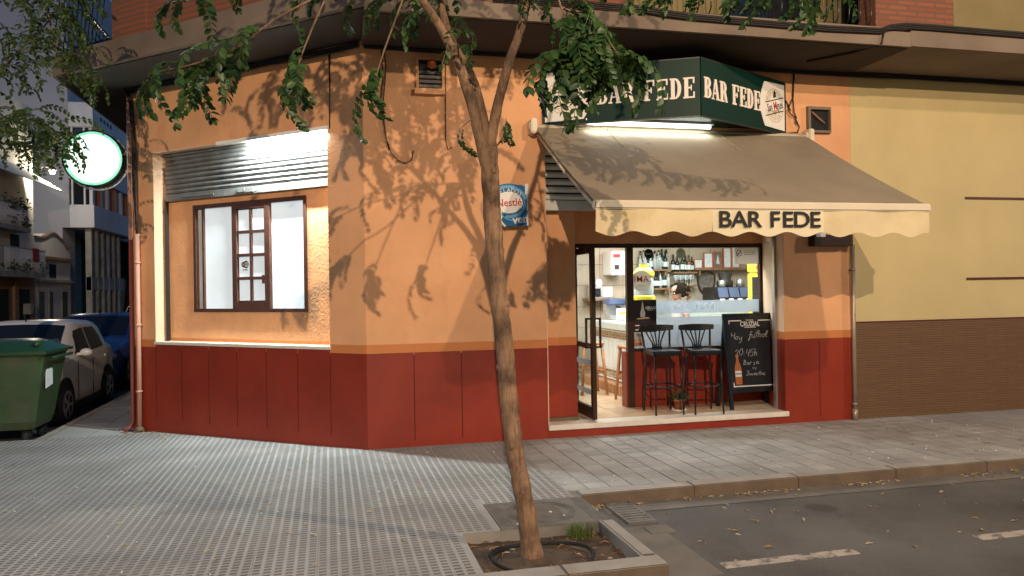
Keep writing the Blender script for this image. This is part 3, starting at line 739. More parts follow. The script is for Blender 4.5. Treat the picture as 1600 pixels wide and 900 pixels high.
# --- facade B (with the door recess)
RX0, RX1 = 2.005, 5.01
mb = MB(FB)
mb.box(0, RX0, 1.115, TOP, -.25, 0); mb.box(RX1, 5.968, 1.115, TOP, -.25, 0); mb.box(RX0, RX1, 3.3, TOP, -.25, 0)
mb.box(0, RX0, -.3, 1.05, -.25, -.006); mb.box(RX1, 5.968, -.3, 1.05, -.25, -.006)
mb.box(0, RX0, 1.02, 1.115, -.25, -.004); mb.box(RX1, 5.968, 1.02, 1.115, -.25, -.004)
mb.build('wall', 'orange', bld)
mb = MB(FB); mb.box(-.002, RX0 + .002, 1.021, 1.115, -.2, .003); mb.build('painted_band', 'band', bld)
mb = MB(FB); mb.box(RX1 - .002, 5.967, 1.021, 1.115, -.2, .003); mb.build('painted_band', 'band', bld)
mb = MB(FB); mb.box(RX0 + .002, 2.432, 1.025, 1.118, -.4, -.247); mb.build('painted_band', 'band', bld)
pl = MB(FB); pl.box(0, RX0, -.3, 1.0, -.2, -.002); pl.box(RX1, 5.967, -.3, 1.0, -.2, -.002); plinth = pl.build('plinth', 'redgroove', bld)
mb = MB(FB); mb.box(-.002, RX0, -.3, .072, -.2, .003); mb.build('base_strip', 'red', plinth); mb = MB(FB); mb.box(RX1, 5.967, -.3, .072, -.2, .003); mb.build('base_strip', 'red', plinth)
for a, b in ((-.002, .498), (.507, 1.018), (1.027, RX0 + .002), (RX1 - .002, 5.478), (5.487, 5.967)):
    mb = MB(FB); mb.box(a, b, .072, 1.02, -.18, .003); mb.build('panel', 'red', plinth)
# recess: step, floor, left pier, splayed right reveal
mb = MB(FB); mb.box(RX0 + .002, RX1 + .02, -.3, .088, -.25, .006); mb.build('step_riser', 'red', bld)
mb = MB(); mb.box(RX0 - .003, RX1 + .03, -.03, .22, .089, .15, bev=.006); mb.build('step_nosing', 'stone', bld)
fb = MB(); fb.box(1.3, 7.6, .22, 5.0, -.2, .140); floor = fb.build('floor', 'grout', bld)
for i in range(15):
    for j in range(15):
        x = 2.0 + .335 * i; y = .224 + .335 * j
        if y > .85 and (x > 5.2 or j > 9): continue
        if x > 5.2: continue
        mb = MB(); mb.box(x + .002, x + .332, y + .002, y + .332, .12, .150 + random.uniform(-.0008, .0008)); mb.build('tile', 'floortile', floor)
mb = MB(); mb.box(RX0 - .2, 2.43, .25, .90, 1.115, 3.3); mb.box(RX0 - .2, 2.43, .2501, .90, .15, 1.115 - .001); mb.build('left_pier', 'orange', bld)
mb = MB(); mb.box(RX0 - .1, 2.433, .247, .6, .19, 1.024); mb.build('pier_plinth', 'red', bld)
mb = MB(); mb.box(RX0, 2.435, .20, .6, .15, .19); mb.build('pier_skirting', 'kerb', bld)
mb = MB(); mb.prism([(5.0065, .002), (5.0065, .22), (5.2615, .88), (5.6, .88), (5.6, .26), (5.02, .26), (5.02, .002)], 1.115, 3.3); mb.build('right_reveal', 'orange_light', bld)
mb = MB(); mb.prism([(5.0045, .0015), (5.0045, .22), (5.2595, .88), (5.6, .88), (5.6, .262), (5.021, .262), (5.021, .0015)], 1.02, 1.115); mb.build('painted_band', 'band', bld)
mb = MB(); mb.prism([(5.003, .0025), (5.003, .22), (5.258, .88), (5.6, .88), (5.6, .264), (5.022, .264), (5.022, .0025)], .15, 1.02); mb.build('reveal_plinth', 'red', bld)
mb = MB(); mb.box(4.98, 5.0015, .16, .215, .15, 3.2); mb.build('shutter_rail', 'steel', bld)
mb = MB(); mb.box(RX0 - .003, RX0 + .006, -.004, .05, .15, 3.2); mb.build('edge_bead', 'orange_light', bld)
GY = .88
mb = MB(); mb.box(2.43, 5.4, GY, GY + .15, 2.245, 3.3); mb.box(2.431, 5.4, .251, GY, 3.1, 3.3); mb.build('lintel', 'orange', bld)
mb = MB(); mb.box(3.30, 5.3, GY, GY + .16, .15, .86); mb.build('window_wall', 'red', bld)
# shop front frames and glass
sf = MB()
sf.box(2.43, 5.28, GY + .0, GY + .06, 2.19, 2.245); sf.box(3.325, 3.415, GY - .003, GY + .057, .15, 2.19); sf.box(5.22, 5.29, GY - .003, GY + .057, .15, 2.19)
sf.box(3.415, 5.22, GY - .006, GY + .062, .86, .90); sf.box(2.60, 2.66, GY + .003, GY + .057, .15, 2.19)
front = sf.build('shop_front', 'brownmetal', bld)
mb = MB(); mb.box(3.415, 5.22, GY + .026, GY + .032, .90, 2.19); mb.build('pane', 'glass', front)
mb = MB(); mb.box(3.415, 5.22, GY + .034, GY + .036, 1.335, 1.50); mb.box(3.415, 5.22, GY + .034, GY + .036, .90, 1.29); mb.build('frosted_film', 'frost', front)
mb = MB(FB)
put(mb, 'BAR  FEDE', FB, 4.27, 1.425, -GY - .018, .11, ext=.0008, offset=.001, sx=1.15)
mb.build('window_lettering', 'frost_light', front)['kind'] = 'stuff'
# open door leaf (swung outwards)
dl = MB(); DX0, DX1 = 2.565, 2.612
DF = .075
dl.box(DX0, DX1, DF, DF + .075, .165, 2.17); dl.box(DX0, DX1, .80, .87, .165, 2.17); dl.box(DX0 + .001, DX1 - .001, DF + .075, .80, 2.09, 2.168); dl.box(DX0 + .001, DX1 - .001, DF + .075, .80, .167, .30); dl.box(DX0 + .001, DX1 - .001, DF + .075, .80, .98, 1.04)
leaf = dl.build('door', 'brownmetal', bld)
mb = MB(); mb.box(2.585, 2.591, DF + .075, .80, .30, .98); mb.box(2.585, 2.591, DF + .075, .80, 1.04, 2.09); mb.build('pane', 'glass', leaf)
mb = MB(); pass
for za, zb_ in ((.44, .50), (.78, .84)): mb = MB(); mb.box(2.583, 2.5845, DF + .085, .79, za, zb_); mb.build('glass_stripe', 'frost', leaf)
for sgn in (-1, 1):
    mb = MB(); xc = 2.588 + sgn * .085; y0 = DF + .03
    pts = [(2.588 + sgn * .024, y0, 1.33), (xc, y0, 1.33), (xc, y0, 1.0), (2.588 + sgn * .024, y0, 1.0)]
    for a, b in zip(pts[:-1], pts[1:]):
        mb.box(min(a[0], b[0]) - .011, max(a[0], b[0]) + .011, y0 - .012, y0 + .012, min(a[2], b[2]) - .011, max(a[2], b[2]) + .011)
    mb.build('handle', 'brownmetal', leaf)
# rolled-down part of the door shutter
sh = MB(FB); sh.box(RX0 + .005, RX1 - .03, 3.25, 3.3, -.16, -.08); shut = sh.build('roller_shutter', 'shutter', bld)
zb = 2.70
for k in range(7):
    a = zb + .085 * k; b = a + .085; mb = MB(FB); P = []
    for q in range(7):
        t = q / 6; P.append([(RX0 + .008, a + (b - a) * t * .80, -.12 + .030 * sin(pi * t) ** .6), (RX1 - .03, a + (b - a) * t * .80, -.12 + .030 * sin(pi * t) ** .6)])
    mb.grid(P); mb.build('slat', 'shutter', shut)
mb = MB(FB); mb.box(RX0 + .02, RX1 - .04, zb, 3.29, -.15, -.14); mb.build('slat_gap_shade', 'dark', shut); mb = MB(FB); mb.box(RX0 + .008, RX1 - .03, 2.58, zb - .005, -.13, -.10, bev=.006); mb.build('bottom_bar', 'shutter', shut)  # near-black sheet behind the slats stands in for the shade in their gaps

# --- slab over the ground floor, upper storey
def apt(t, o): return (-.749 * t - .6626 * o, .6626 * t - .749 * o)
cA = apt(3.84, 0); fA = apt(4.14, .8); kx = -.02
mb = MB(); mb.prism([(0, 0), (kx, -1.05), (5.965, -1.05), (5.965, .3), (.2, .3)], 4.315, 4.475); mb.build('slab', 'fascia', bld)
mb = MB(); mb.prism([(kx, -1.05), (0, 0), (.2, .3), cA, (-2.6, 40), (fA[0], 40), fA], 4.375, 4.64); mb.build('slab', 'fascia', bld)
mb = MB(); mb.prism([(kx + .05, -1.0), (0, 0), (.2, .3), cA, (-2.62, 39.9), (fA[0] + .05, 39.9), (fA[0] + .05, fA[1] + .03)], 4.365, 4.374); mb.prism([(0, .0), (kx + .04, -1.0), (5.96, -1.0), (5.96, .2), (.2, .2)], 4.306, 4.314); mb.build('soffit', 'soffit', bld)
mb = MB(); a = apt(3.05, .76); b = apt(-.4, .76); c = apt(3.05, .5)
mb.prism([a, (-.05, -.98), (2.7, -.98), (2.7, -.7), (.1, -.7), c], 4.476, 8.5); mb.build('brick_wall', 'brick', bld); mb = MB()
mb.prism([(5.57, -.98), (6.6, -.98), (6.6, -.7), (5.57, -.7)], 4.476, 8.5); mb.build('brick_wall', 'brick', bld); mb = MB()
mb.prism([c, apt(3.02, -.6), apt(2.8, -.6), apt(2.8, .5)], 4.64, 8.5)
mb.build('brick_wall', 'brick', bld)
mb = MB(); mb.prism([apt(2.95, .79), apt(2.42, .79), apt(2.42, .7), apt(2.95, .7)], 4.645, 8.5); mb.build('brick_pier', 'brick', bld)
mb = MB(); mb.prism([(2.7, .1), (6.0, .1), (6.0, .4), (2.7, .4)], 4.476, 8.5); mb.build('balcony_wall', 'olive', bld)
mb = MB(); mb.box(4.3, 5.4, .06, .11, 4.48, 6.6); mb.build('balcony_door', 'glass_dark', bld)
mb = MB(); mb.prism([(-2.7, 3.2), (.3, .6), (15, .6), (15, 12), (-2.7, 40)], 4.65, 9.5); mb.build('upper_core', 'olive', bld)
mb = MB(); mb.prism([cA, (-2.6, 2.9), (-2.6, 40), (-2.876, 40)], -.4, 4.36); mb.build('side_wall', 'orange', bld)
# balcony railings (bellied bars)
def railing(p0, p1, outw, n, z0, h=.95):
    rb = MB(); p0 = Vector(p0); p1 = Vector(p1); o_ = Vector((outw[0], outw[1], 0))
    rb.tube([p0 + Vector((0, 0, z0 + h)), p1 + Vector((0, 0, z0 + h))], .02, 6); rb.tube([p0 + Vector((0, 0, z0 + .05)), p1 + Vector((0, 0, z0 + .05))], .012, 6)
    rl = rb.build('railing', 'black_metal', bld)
    for k in range(n):
        p = p0.lerp(p1, (k + .5) / n); mb = MB()
        pr = [(.0, .05), (.05, .055), (.085, .10), (.09, .20), (.07, .38), (.03, .6), (.0, .95)]
        mb.tube([p + o_ * a + Vector((0, 0, z0 + z)) for a, z in pr], .0075, 5); mb.build('railing_bar', 'black_metal', rl)
a = apt(4.08, .74); b = apt(3.08, .74)
railing((a[0], a[1], 0), (b[0], b[1], 0), (-.6626, -.749), 10, 4.64)
railing((a[0], a[1], 0), (a[0] + .0, a[1] + 2.2, 0), (-1, 0), 13, 4.64)
railing((3.2, -.93, 0), (5.55, -.93, 0), (0, -1), 17, 4.50)
mb = MB(); mb.box(2.9, 5.56, -1.07, -.9, 4.476, 4.505); mb.build('balcony_ledge', 'fascia', bld)

# ------------------------------------------------------------------ yellow neighbour
nb = thing('neighbour_building', 'yellow rendered house with a brown tiled wainscot next to the bar', 'building', (5.97, 0, 0))
mb = MB(FB); mb.box(5.971, 16, -.3, TOP, -.25, -.001); mb.build('wall', 'yellow', nb)
mb = MB(FB); mb.box(5.985, 16, -.3, 1.195, -.2, .016); mb.build('wainscot', 'wainscot', nb)
mb = MB(FB); mb.box(5.985, 16, 1.195, 1.212, -.2, .02); mb.build('wainscot_cap', 'maroon', nb)
for z in (2.775, 1.727):
    mb = MB(FB); mb.box(7.672, 10.2, z - .015, z + .015, -.05, .012); mb.build('wall_strip', 'maroon', nb)
mb = MB(); mb.box(5.967, 16, -1.05, .3, 4.325, 4.53); mb.build('slab', 'fascia', nb)
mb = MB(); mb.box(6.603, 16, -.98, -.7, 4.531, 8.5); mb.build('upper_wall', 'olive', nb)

# ------------------------------------------------------------------ awning
aw = thing('awning', 'beige retractable canvas awning with scalloped cream valance reading BAR FEDE', 'awning', (3.58, -.05, 3.5))
AX0, AX1, AP, AZ0, AZ1 = 1.875, 5.285, 2.0, 3.505, 2.445
mb = MB(); P = []
for i in range(25):
    x = AX0 + (AX1 - AX0) * i / 24; row = []
    for j in range(17):
        t = j / 16; sag = -.045 * sin(pi * t) * (.6 + .4 * sin(pi * i / 24)) + .004 * sin(x * 9) * sin(pi * t)
        row.append((x, -.06 - (AP - .06) * t, AZ0 + (AZ1 - AZ0) * t + sag))
    P.append(row)
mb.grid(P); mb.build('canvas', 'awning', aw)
for x in (2.72, 4.1):
    mb = MB(); mb.tube([(x, -.1 - .5 * k / 6, AZ0 - (AZ0 - AZ1) * (.02 + .26 * k / 6) - .02 * sin(pi * .26 * k / 6) + .001) for k in range(7)], .004, 4)
    mb.build('canvas_seam', 'gold', aw)
mb = MB(); mb.box(AX0 - .015, AX1 + .015, -AP - .045, -AP + .03, 2.375, 2.452, bev=.012); mb.build('front_bar', 'awnbar', aw)
mb = MB(); mb.tube([(AX0, -.06, AZ0 - .03), (AX1, -.06, AZ0 - .03)], .045, 12); mb.build('roller', 'awnbar', aw)
for x, lab in ((AX0 - .03, 1), (AX1 + .03, 0)):
    mb = MB(); mb.box(x - .035, x + .035, -.17, 0.02, AZ0 - .10, AZ0 + .06, bev=.01)
    mb.tube([(x - .045, -.1, AZ0 - .02), (x + .045, -.1, AZ0 - .02)], .05, 12)
    mb.build('end_bracket', 'awnbar', aw)
for x in (AX0 + .035, AX1 - .035):
    mb = MB()
    a = Vector((x, -.12, AZ0 - .11)); b = Vector((x, -AP + .03, AZ1 - .06)); m_ = a.lerp(b, .52) + Vector((0, 0, -.03))
    mb.tube([a, m_], .026, 8); mb.tube([m_, b], .022, 8); mb.ball(m_, .036, sub=1); mb.build('folding_arm', 'awnbar', aw)
def valance(x0, x1, m, name, yoff=0.0):
    mb = MB(); n = max(8, int((x1 - x0) / .018)); rows = []
    for i in range(n + 1):
        x = x0 + (x1 - x0) * i / n; u = (x - AX0) / (AX1 - AX0)
        zb_ = 2.155 + .022 * cos(2 * pi * u * 9.0 + .6) - .012 * (u - .5)
        yy = -AP - .028 + yoff + (.002 if m == 'valance_panel' else .012) * sin(u * 31) * .6 + .02 * max(0, u - .93) * 6
        rows.append([(x, yy + (.004 if m == 'valance_panel' else .016) * sin(u * 17 + 2 * t) * t, 2.378 + (zb_ - 2.378) * t) for t in (0, .25, .5, .75, 1)])
    mb.grid(rows); return mb.build(name, m, aw)
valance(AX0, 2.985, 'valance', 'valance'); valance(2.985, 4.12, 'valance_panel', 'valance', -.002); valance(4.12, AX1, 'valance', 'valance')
FV = frame((0, -AP - .046, 0))
LX = {}
for k, (ch, wd) in enumerate((('B', .151), ('A', .158), ('R', .158), (' ', .075), ('F', .138), ('E', .145), ('D', .162), ('E', .140))):
    LX[k] = (ch, wd)
tw_ = sum(v[1] for v in LX.values()); xq = 3.553 - tw_ * .5 * .94
for k in range(8):
    ch, wd = LX[k]; wd *= .94
    if ch != ' ':
        mb = MB(); put(mb, ch, FV, xq + wd / 2, 2.283, 0, .205, ext=.003, offset=.003, sx=1.2); mb.build('letter', 'black', aw)
    xq += wd

# ------------------------------------------------------------------ the triangular bar sign
sg = thing('bar_sign', 'dark green wedge shaped bar sign with white lettering above the awning', 'sign', (3.53, 0, 3.5))
S0, S1, S2, SZ0, SZ1 = (2.0, -.005), (3.53, -.775), (5.04, -.005), 3.52, 4.135
mb = MB(); mb.prism([S0, S1, S2], SZ0 + .05, SZ1 - .004); mb.build('box', 'signgreen', sg)
FL = frame((S0[0], S0[1], 0), (S1[0] - S0[0], S1[1] - S0[1])); FR = frame((S1[0], S1[1], 0), (S2[0] - S1[0], S2[1] - S1[1]))
LL = math.hypot(1.53, .77); LR = math.hypot(1.51, .77)
mb = MB()
for Fm, L in ((FL, LL), (FR, LR)):
    mb.box(0, L, SZ0, SZ1, .0, .016, M_=Fm)
mb.build('face_panel', 'signgreen', sg)
mb = MB()
for Fm, L, u in ((FL, LL, 0), (FR, LR, LR)):
    mb.box(u - .014, u + .014, SZ0 - .004, SZ1 + .004, -.02, .02, M_=Fm)
for Fm, L in ((FL, LL), (FR, LR)):
    mb.box(0, L, SZ0 - .012, SZ0, -.01, .02, M_=Fm); mb.box(0, L, SZ1, SZ1 + .012, -.01, .02, M_=Fm)
mb.build('frame', 'signframe', sg)
mb = MB(); mb.box(2.0, 5.04, -.075, -.03, 3.492, 3.512); mb.build('lip', 'white', sg)
def glyph(mb, ch, Fm, x, y, w_, h, z):
    k = [0]
    def pg(pts):
        k[0] += 1; mb.prism([(x + p[0] * w_, y + p[1] * h) for p in pts], z, z + .008 + .0006 * k[0], Fm)
    def rc(a, b, c, d): pg([(a, b), (c, b), (c, d), (a, d)])
    def bowl(cx, cy, rx, ry, ix, iy, n=10):
        for i in range(n):
            a = -pi / 2 + pi * i / n; b = -pi / 2 + pi * (i + 1) / n
            k[0] -= 1
            pg([(cx + ix * cos(a), cy + iy * sin(a)), (cx + rx * cos(a), cy + ry * sin(a)), (cx + rx * cos(b), cy + ry * sin(b)), (cx + ix * cos(b), cy + iy * sin(b))])
        k[0] += 1
    if ch in 'BRDFE': rc(.1, 0, .44, 1); rc(0, 0, .1, .08); rc(0, .92, .1, 1)
    if ch == 'B':
        rc(.44, .92, .5, 1); rc(.44, .46, .52, .54); rc(.44, 0, .52, .08); bowl(.5, .75, .43, .25, .13, .17); bowl(.52, .27, .46, .27, .14, .19)
    if ch == 'R':
        rc(.44, .92, .5, 1); rc(.44, .44, .52, .52); bowl(.5, .72, .44, .28, .14, .20); pg([(.5, .48), (.78, 0), (1.08, 0), (.82, .5)]); rc(.44, 0, .54, .07)
    if ch == 'D': bowl(.44, .5, .56, .5, .24, .42)
    if ch in 'FE':
        rc(.44, .92, .98, 1); rc(.84, .70, .98, .92); rc(.44, .46, .70, .54); rc(.64, .37, .75, .63)
        if ch == 'F': rc(.44, 0, .58, .08)
        else: rc(.44, 0, 1, .08); rc(.86, .08, 1, .30)
    if ch == 'A':
        pg([(.04, .03), (.16, .03), (.52, 1), (.40, 1)]); pg([(.36, 1), (.64, 1), (1.0, .03), (.68, .03)]); rc(.22, .27, .74, .35); rc(-.07, 0, .28, .07); rc(.58, 0, 1.08, .07)
def slabtext(mb, s_, Fm, x0, x1, y, h, z):
    units = sum(.62 if c == ' ' else 1.0 for c in s_); adv = (x1 - x0) / units
    x = x0
    for c in s_:
        if c == ' ': x += adv * .62; continue
        mb = MB(); glyph(mb, c, Fm, x, y, adv * .86, h, z); mb.build('letter', 'cream_letter', sg); x += adv
slabtext(None, 'BAR FEDE', FR, .045, 1.16, 3.72, .225, .016); slabtext(None, 'BAR FEDE', FL, .60, LL - .035, 3.71, .225, .016)
def beer_logo(Fm, cu, edge, side, z):
    mb = MB(); n = 14
    xe = edge; xb = cu - side * .21; xm = cu - side * .31
    arc = [(xb + (xm - xb) * sin(pi * k / n), SZ0 + .045 + (SZ1 - SZ0 - .09) * k / n) for k in range(n + 1)]
    pts = arc + [(xe, SZ1 - .03), (xe, SZ0 + .03)]
    mb.mi = 0; mb.prism(pts if side < 0 else pts[::-1], z, z + .006, Fm)
    zz = z + .006; cz = 3.83
    mb.mi = 3
    ring(mb, Fm, cu, cz, .193, .20, zz, zz + .0012, 36, .42, pi - .0); ring(mb, Fm, cu, cz, .193, .20, zz, zz + .0012, 36, pi + .3, 2 * pi + .08)
    ring(mb, Fm, cu, cz, .125, .131, zz, zz + .0012, 30, .55, pi - .1); ring(mb, Fm, cu, cz, .125, .131, zz, zz + .0012, 30, pi + .45, 2 * pi - .02)
    arctext(mb, 'CERVEZA SAN MIGUEL', Fm, cu, cz, zz, .162, pi - .12, .48, .052)
    arctext(mb, 'PREMIUM QUALITY', Fm, cu, cz, zz, .162, pi + .42, 2 * pi - .02, .052, flip=True)
    mb.prism([(cu - .08, cz - .08), (cu + .075, cz - .04), (cu + .02, cz - .115)], zz, zz + .0011, Fm)
    mb.mi = 1
    mb.prism([(cu - .03, cz + .085), (cu + .035, cz + .105), (cu + .03, cz + .15), (cu + .003, cz + .185), (cu - .025, cz + .145)], zz, zz + .0012, Fm)
    rt = .26
    for dy in (.068, -.092):
        c_, s_ = cos(rt), sin(rt)
        def rp(u, v): return (cu + u * c_ - v * s_, cz + dy + u * s_ + v * c_)
        mb.prism([rp(-.205, -.006), rp(.205, -.006), rp(.205, .006), rp(-.205, .006)], zz, zz + .0013, Fm)
    for body, u, m_, sz in (('San', -.108, 1, .115), ('M', .012, 2, .125), ('iguel', .115, 1, .115)):
        mb.mi = m_; put(mb, body, Fm, cu + u * cos(rt), cz - .012 + u * sin(rt), zz, sz, rot=rt, ext=.0015, offset=.0012, sx=.72 if m_ == 1 else .8, sy=1.15)
    return mb.build('beer_emblem', ['white_matt', 'black', 'redprint', 'gold'], sg)
beer_logo(FR, 1.452, LR - .02, 1, .016); beer_logo(FL, .245, .02, -1, .016)
lt = thing('fluorescent_lamp', 'lit fluorescent tube under the green bar sign above the awning', 'lamp', (3.2, -.2, 3.53))
mb = MB(); mb.box(2.42, 3.98, -.24, -.16, 3.548, 3.568); mb.build('batten', 'white', lt)
mb = MB(); mb.tube([(2.45, -.2, 3.525), (3.95, -.2, 3.525)], .019, 10); mb.build('tube', 'tube2', lt)
light('sign_tube_light', 'AREA', (3.2, -.2, 3.50), 6, (.95, 1.0, .92), 1.5, .05, (0, -.1, -1))
# lamp over the shop window
lw_ = thing('fluorescent_lamp', 'glaring fluorescent lamp at the top of the recessed shop window', 'lamp', FA @ Vector((2.5, 3.47, -.03)))
mb = MB(FA); mb.box(1.62, 3.36, 3.468, 3.508, -.05, .012); mb.build('batten', 'white', lw_)
mb = MB(FA); mb.tube([(2.12, 3.445, -.02), (3.33, 3.445, -.02)], .016, 10); mb.build('tube', 'tube', lw_)
pl_ = FA @ Vector((2.72, 3.425, -.02)); nA = Vector((-.6626, -.749, 0))
lo = light('window_tube_light', 'AREA', pl_, 115, (.84, 1.0, 1.0), 1.2, .04, (0, 0, -1)); lo.rotation_euler = (0, 0, math.atan2(-.6626, .749))
lo2 = light('window_tube_light', 'AREA', FA @ Vector((2.72, 3.43, .0)), 260, (.90, 1.0, .98), 1.2, .04)
mm = Matrix.Identity(4); xx = Vector((.749, -.6626, 0)); zz_ = -((nA * -.9 + Vector((0, 0, -.45))).normalized()); yy_ = zz_.cross(xx)
for i in range(3): mm[i][0] = xx[i]; mm[i][1] = yy_[i]; mm[i][2] = zz_[i]
mm.translation = FA @ Vector((2.72, 3.43, .0)); lo2.matrix_world = mm

# ------------------------------------------------------------------ niches, small wall things, pipes, cables
v1 = thing('wall_niche', 'small shuttered vent niche high on the wall with an orange lamp globe', 'vent niche', (.72, 0, 4.0))
mb = MB(FB); a, b, c, d = .60, .85, 3.87, 4.19
for q in ((a - .03, a, c - .03, d + .02), (b, b + .03, c - .03, d + .02), (a, b, d, d + .02)): mb.box(q[0], q[1], q[2], q[3], -.02, .03)
mb.box(a - .05, b + .03, c - .06, c, -.02, .06); mb.build('surround', 'orange', v1)
mb = MB(FB); mb.box(a, b, c, d, .0, .004); mb.build('vent_plate', 'dark', v1)
for k in range(4):
    mb = MB(FB); mb.box(a, b, c + .02 + .05 * k, c + .05 + .05 * k, .004, .014); mb.build('slat', 'iron', v1)
mb = MB(); mb.ball((.735, -.075, 4.125), .052, sub=2); mb.build('lamp_globe', 'amber', v1)
mb = MB(); mb.tube([(.735, 0, 4.13), (.735, -.04, 4.13)], .035, 10); mb.build('lamp_base', 'black', v1)
v2 = thing('wall_niche', 'open square vent hole with a slanting stick beside the bar sign', 'vent niche', (5.5, 0, 3.7))
mb = MB(FB); a, b, c, d = 5.385, 5.655, 3.575, 3.83
mb.box(a - .035, a, c - .03, d + .035, -.0, .05); mb.box(b, b + .012, c - .03, d + .035, -.0, .05); mb.box(a, b, d, d + .035, 0, .05); mb.box(a, b, c - .03, c, 0, .05); mb.build('surround', 'fascia', v2)
mb = MB(FB); mb.box(a, b, c, d, .001, .006); mb.build('dark_hole', 'dark', v2)
mb = MB(FB); mb.tube([(a + .03, d - .03, .025), (b - .07, c + .09, .03)], .014, 6); mb.build('stick', 'shelfwood', v2)
bx = thing('wall_box', 'dark brown box fixed to the wall under the awning above the grey drainpipe', 'box', (5.63, 0, 2.2))
mb = MB(FB); mb.box(5.35, 5.89, 2.15, 2.29, .002, .13, bev=.006); mb.build('case', 'brownmetal', bx)
mb = MB(FB); mb.box(5.375, 5.50, 2.262, 2.33, .03, .137); mb.build('label_plate', 'white', bx)
# ice cream sign
ns = thing('ice_cream_sign', 'blue and white ice cream sign with an oval emblem half hidden by the trunk', 'sign', (1.55, 0, 2.6))
FN = frame((0, -.14, 0)); mb = MB()
cx, cz = 1.555, 2.655
pts = [(cx + .235 * cos(a), cz + .19 * sin(a)) for a in [pi * .10 + (pi * .95) * k / 18 for k in range(19)]]
pts = [(1.765, 2.385), (1.765, 2.80)] + [(1.69, 2.832)] + [p for p in pts if p[0] < 1.66] + [(1.345, 2.55), (1.40, 2.47), (1.42, 2.39), (1.5, 2.375)]
mb.mi = 0; mb.prism(pts, -.02, .0, FN)
mb.mi = 1; ring(mb, FN, 1.545, 2.645, .150, .180, 0, .002, 40, ex=1.18)
mb.mi = 2; disc(mb, FN, 1.55, 2.635, .118, 0, .0032, 32, ex=1.32)
mb.mi = 1; ring(mb, FN, 1.60, 2.60, .15, .165, 0, .0025, 20, pi * 1.15, pi * 1.9, ex=1.1)
mb.mi = 3; put(mb, 'Nestlé', FN, 1.553, 2.632, .0032, .118, ext=.0012, offset=.0015, rot=.06, sx=.92)
mb.mi = 2
arctext(mb, 'HELADOS', FN, 1.55, 2.50, .002, .268, pi * .5 + .60, pi * .5 - .60, .062)
put(mb, 'ven', FN, 1.675, 2.452, .002, .125, ext=.0015, offset=.003, rot=.12, shear=.1)
mb.prism([(1.45, 2.50), (1.46, 2.55), (1.475, 2.505), (1.52, 2.49), (1.475, 2.475), (1.46, 2.43), (1.445, 2.475), (1.41, 2.49)], .0, .002, FN)
mb.build('panel', ['nestleblue', 'nestlelight', 'white_matt', 'redprint'], ns)
mb = MB(FN); mb.box(1.735, 1.775, 2.72, 2.845, -.03, .012, bev=.008); mb.box(1.752, 1.768, 2.385, 2.72, -.022, .002); mb.build('edge_strip', 'white', ns)
hb = MB(FN); pz = .004
hb.prism([(1.385, 2.44), (1.43, 2.47), (1.465, 2.44), (1.455, 2.395), (1.41, 2.375), (1.385, 2.40)], 0, pz + .006)
hb.prism([(1.385, 2.44), (1.365, 2.50), (1.38, 2.508), (1.41, 2.45)], 0, pz + .005)
hb.prism([(1.43, 2.465), (1.455, 2.498), (1.475, 2.485), (1.46, 2.44)], 0, pz + .004)
hb.prism([(1.45, 2.41), (1.50, 2.365), (1.515, 2.38), (1.462, 2.44)], 0, pz + .003)
hb.prism([(1.40, 2.39), (1.39, 2.36), (1.42, 2.352), (1.432, 2.38)], 0, pz + .002)
hb.build('hand_emblem', 'white_matt', ns)
mb = MB(); mb.box(1.52, 1.58, -.13, 0, 2.58, 2.64); mb.build('bracket', 'white', ns)
# pipes
dp = thing('drainpipe', 'grey steel drainpipe between the orange and the yellow wall', 'drainpipe', (5.94, -.05, 0))
mb = MB(); mb.tube([(5.935, -.055, 0.0), (5.935, -.055, 2.16)], .026, 12); mb.build('pipe', 'pipe_grey', dp)
for z in (.2, 1.86): mb = MB(); mb.tube([(5.935, -.055, z - .012), (5.935, -.055, z + .012)], .034, 12); mb.box(5.92, 5.95, -.05, 0.002, z - .01, z + .01); mb.build('clamp', 'pipe_grey', dp)
mb = MB(); mb.tube([(5.935, -.055, -.005), (5.935, -.055, .14)], .033, 12); mb.build('shoe', 'pipe_grey', dp)
mb = MB(); mb.tube([(5.935, -.055, 2.16), (5.935, -.055, 2.20)], .03, 12); mb.build('brass_end', 'yellowp', dp)
def fa(lx, z, o): return FA @ Vector((lx, z, o))
dp = thing('drainpipe', 'pink painted drainpipe at the corner beside the shop window wall', 'drainpipe', fa(.205, 0, .05))
mb = MB(); mb.tube([fa(.205, -.06, .05), fa(.205, 2.47, .05)], .029, 12); mb.build('pipe', 'pipe_pink', dp)
for z in (.45, 1.3, 2.1): mb = MB(); mb.tube([fa(.205, z - .012, .05), fa(.205, z + .012, .05)], .042, 12); mb.build('clamp', 'pipe_pink', dp)
mb = MB(); mb.lathe([(.05, 0), (.07, .02), (.04, .06)], fa(.205, -.06, .05)); mb.build('collar', 'kerb', dp)
dp = thing('drainpipe', 'thin dark red pipe next to the pink drainpipe at the building corner', 'drainpipe', fa(.06, 0, .05))
mb = MB(); mb.tube([fa(.01, -.03, .14), fa(.04, -.03, .08), fa(.065, .05, .045), fa(.065, 2.4, .04)], .026, 10); mb.build('pipe', 'pipe_red', dp)
mb = MB(); mb.tube([fa(.065, 2.4, .04), fa(.065, 4.3, .04)], .028, 10); mb.build('upper_pipe', 'pipe_pink', dp)
def cable(label, paths, r_=.008):
    mb = MB()
    for p in paths: mb.tube(p, r_, 5)
    return tag(mb.build('cable', 'cable'), label, 'cable')
def sagline(a, b, n, jit=.02, sag=.03):
    a = Vector(a); b = Vector(b)
    return [a.lerp(b, k / n) + Vector((0, 0, -sag * sin(pi * ((k / n * 3) % 1)) + random.uniform(-jit, jit))) for k in range(n + 1)]
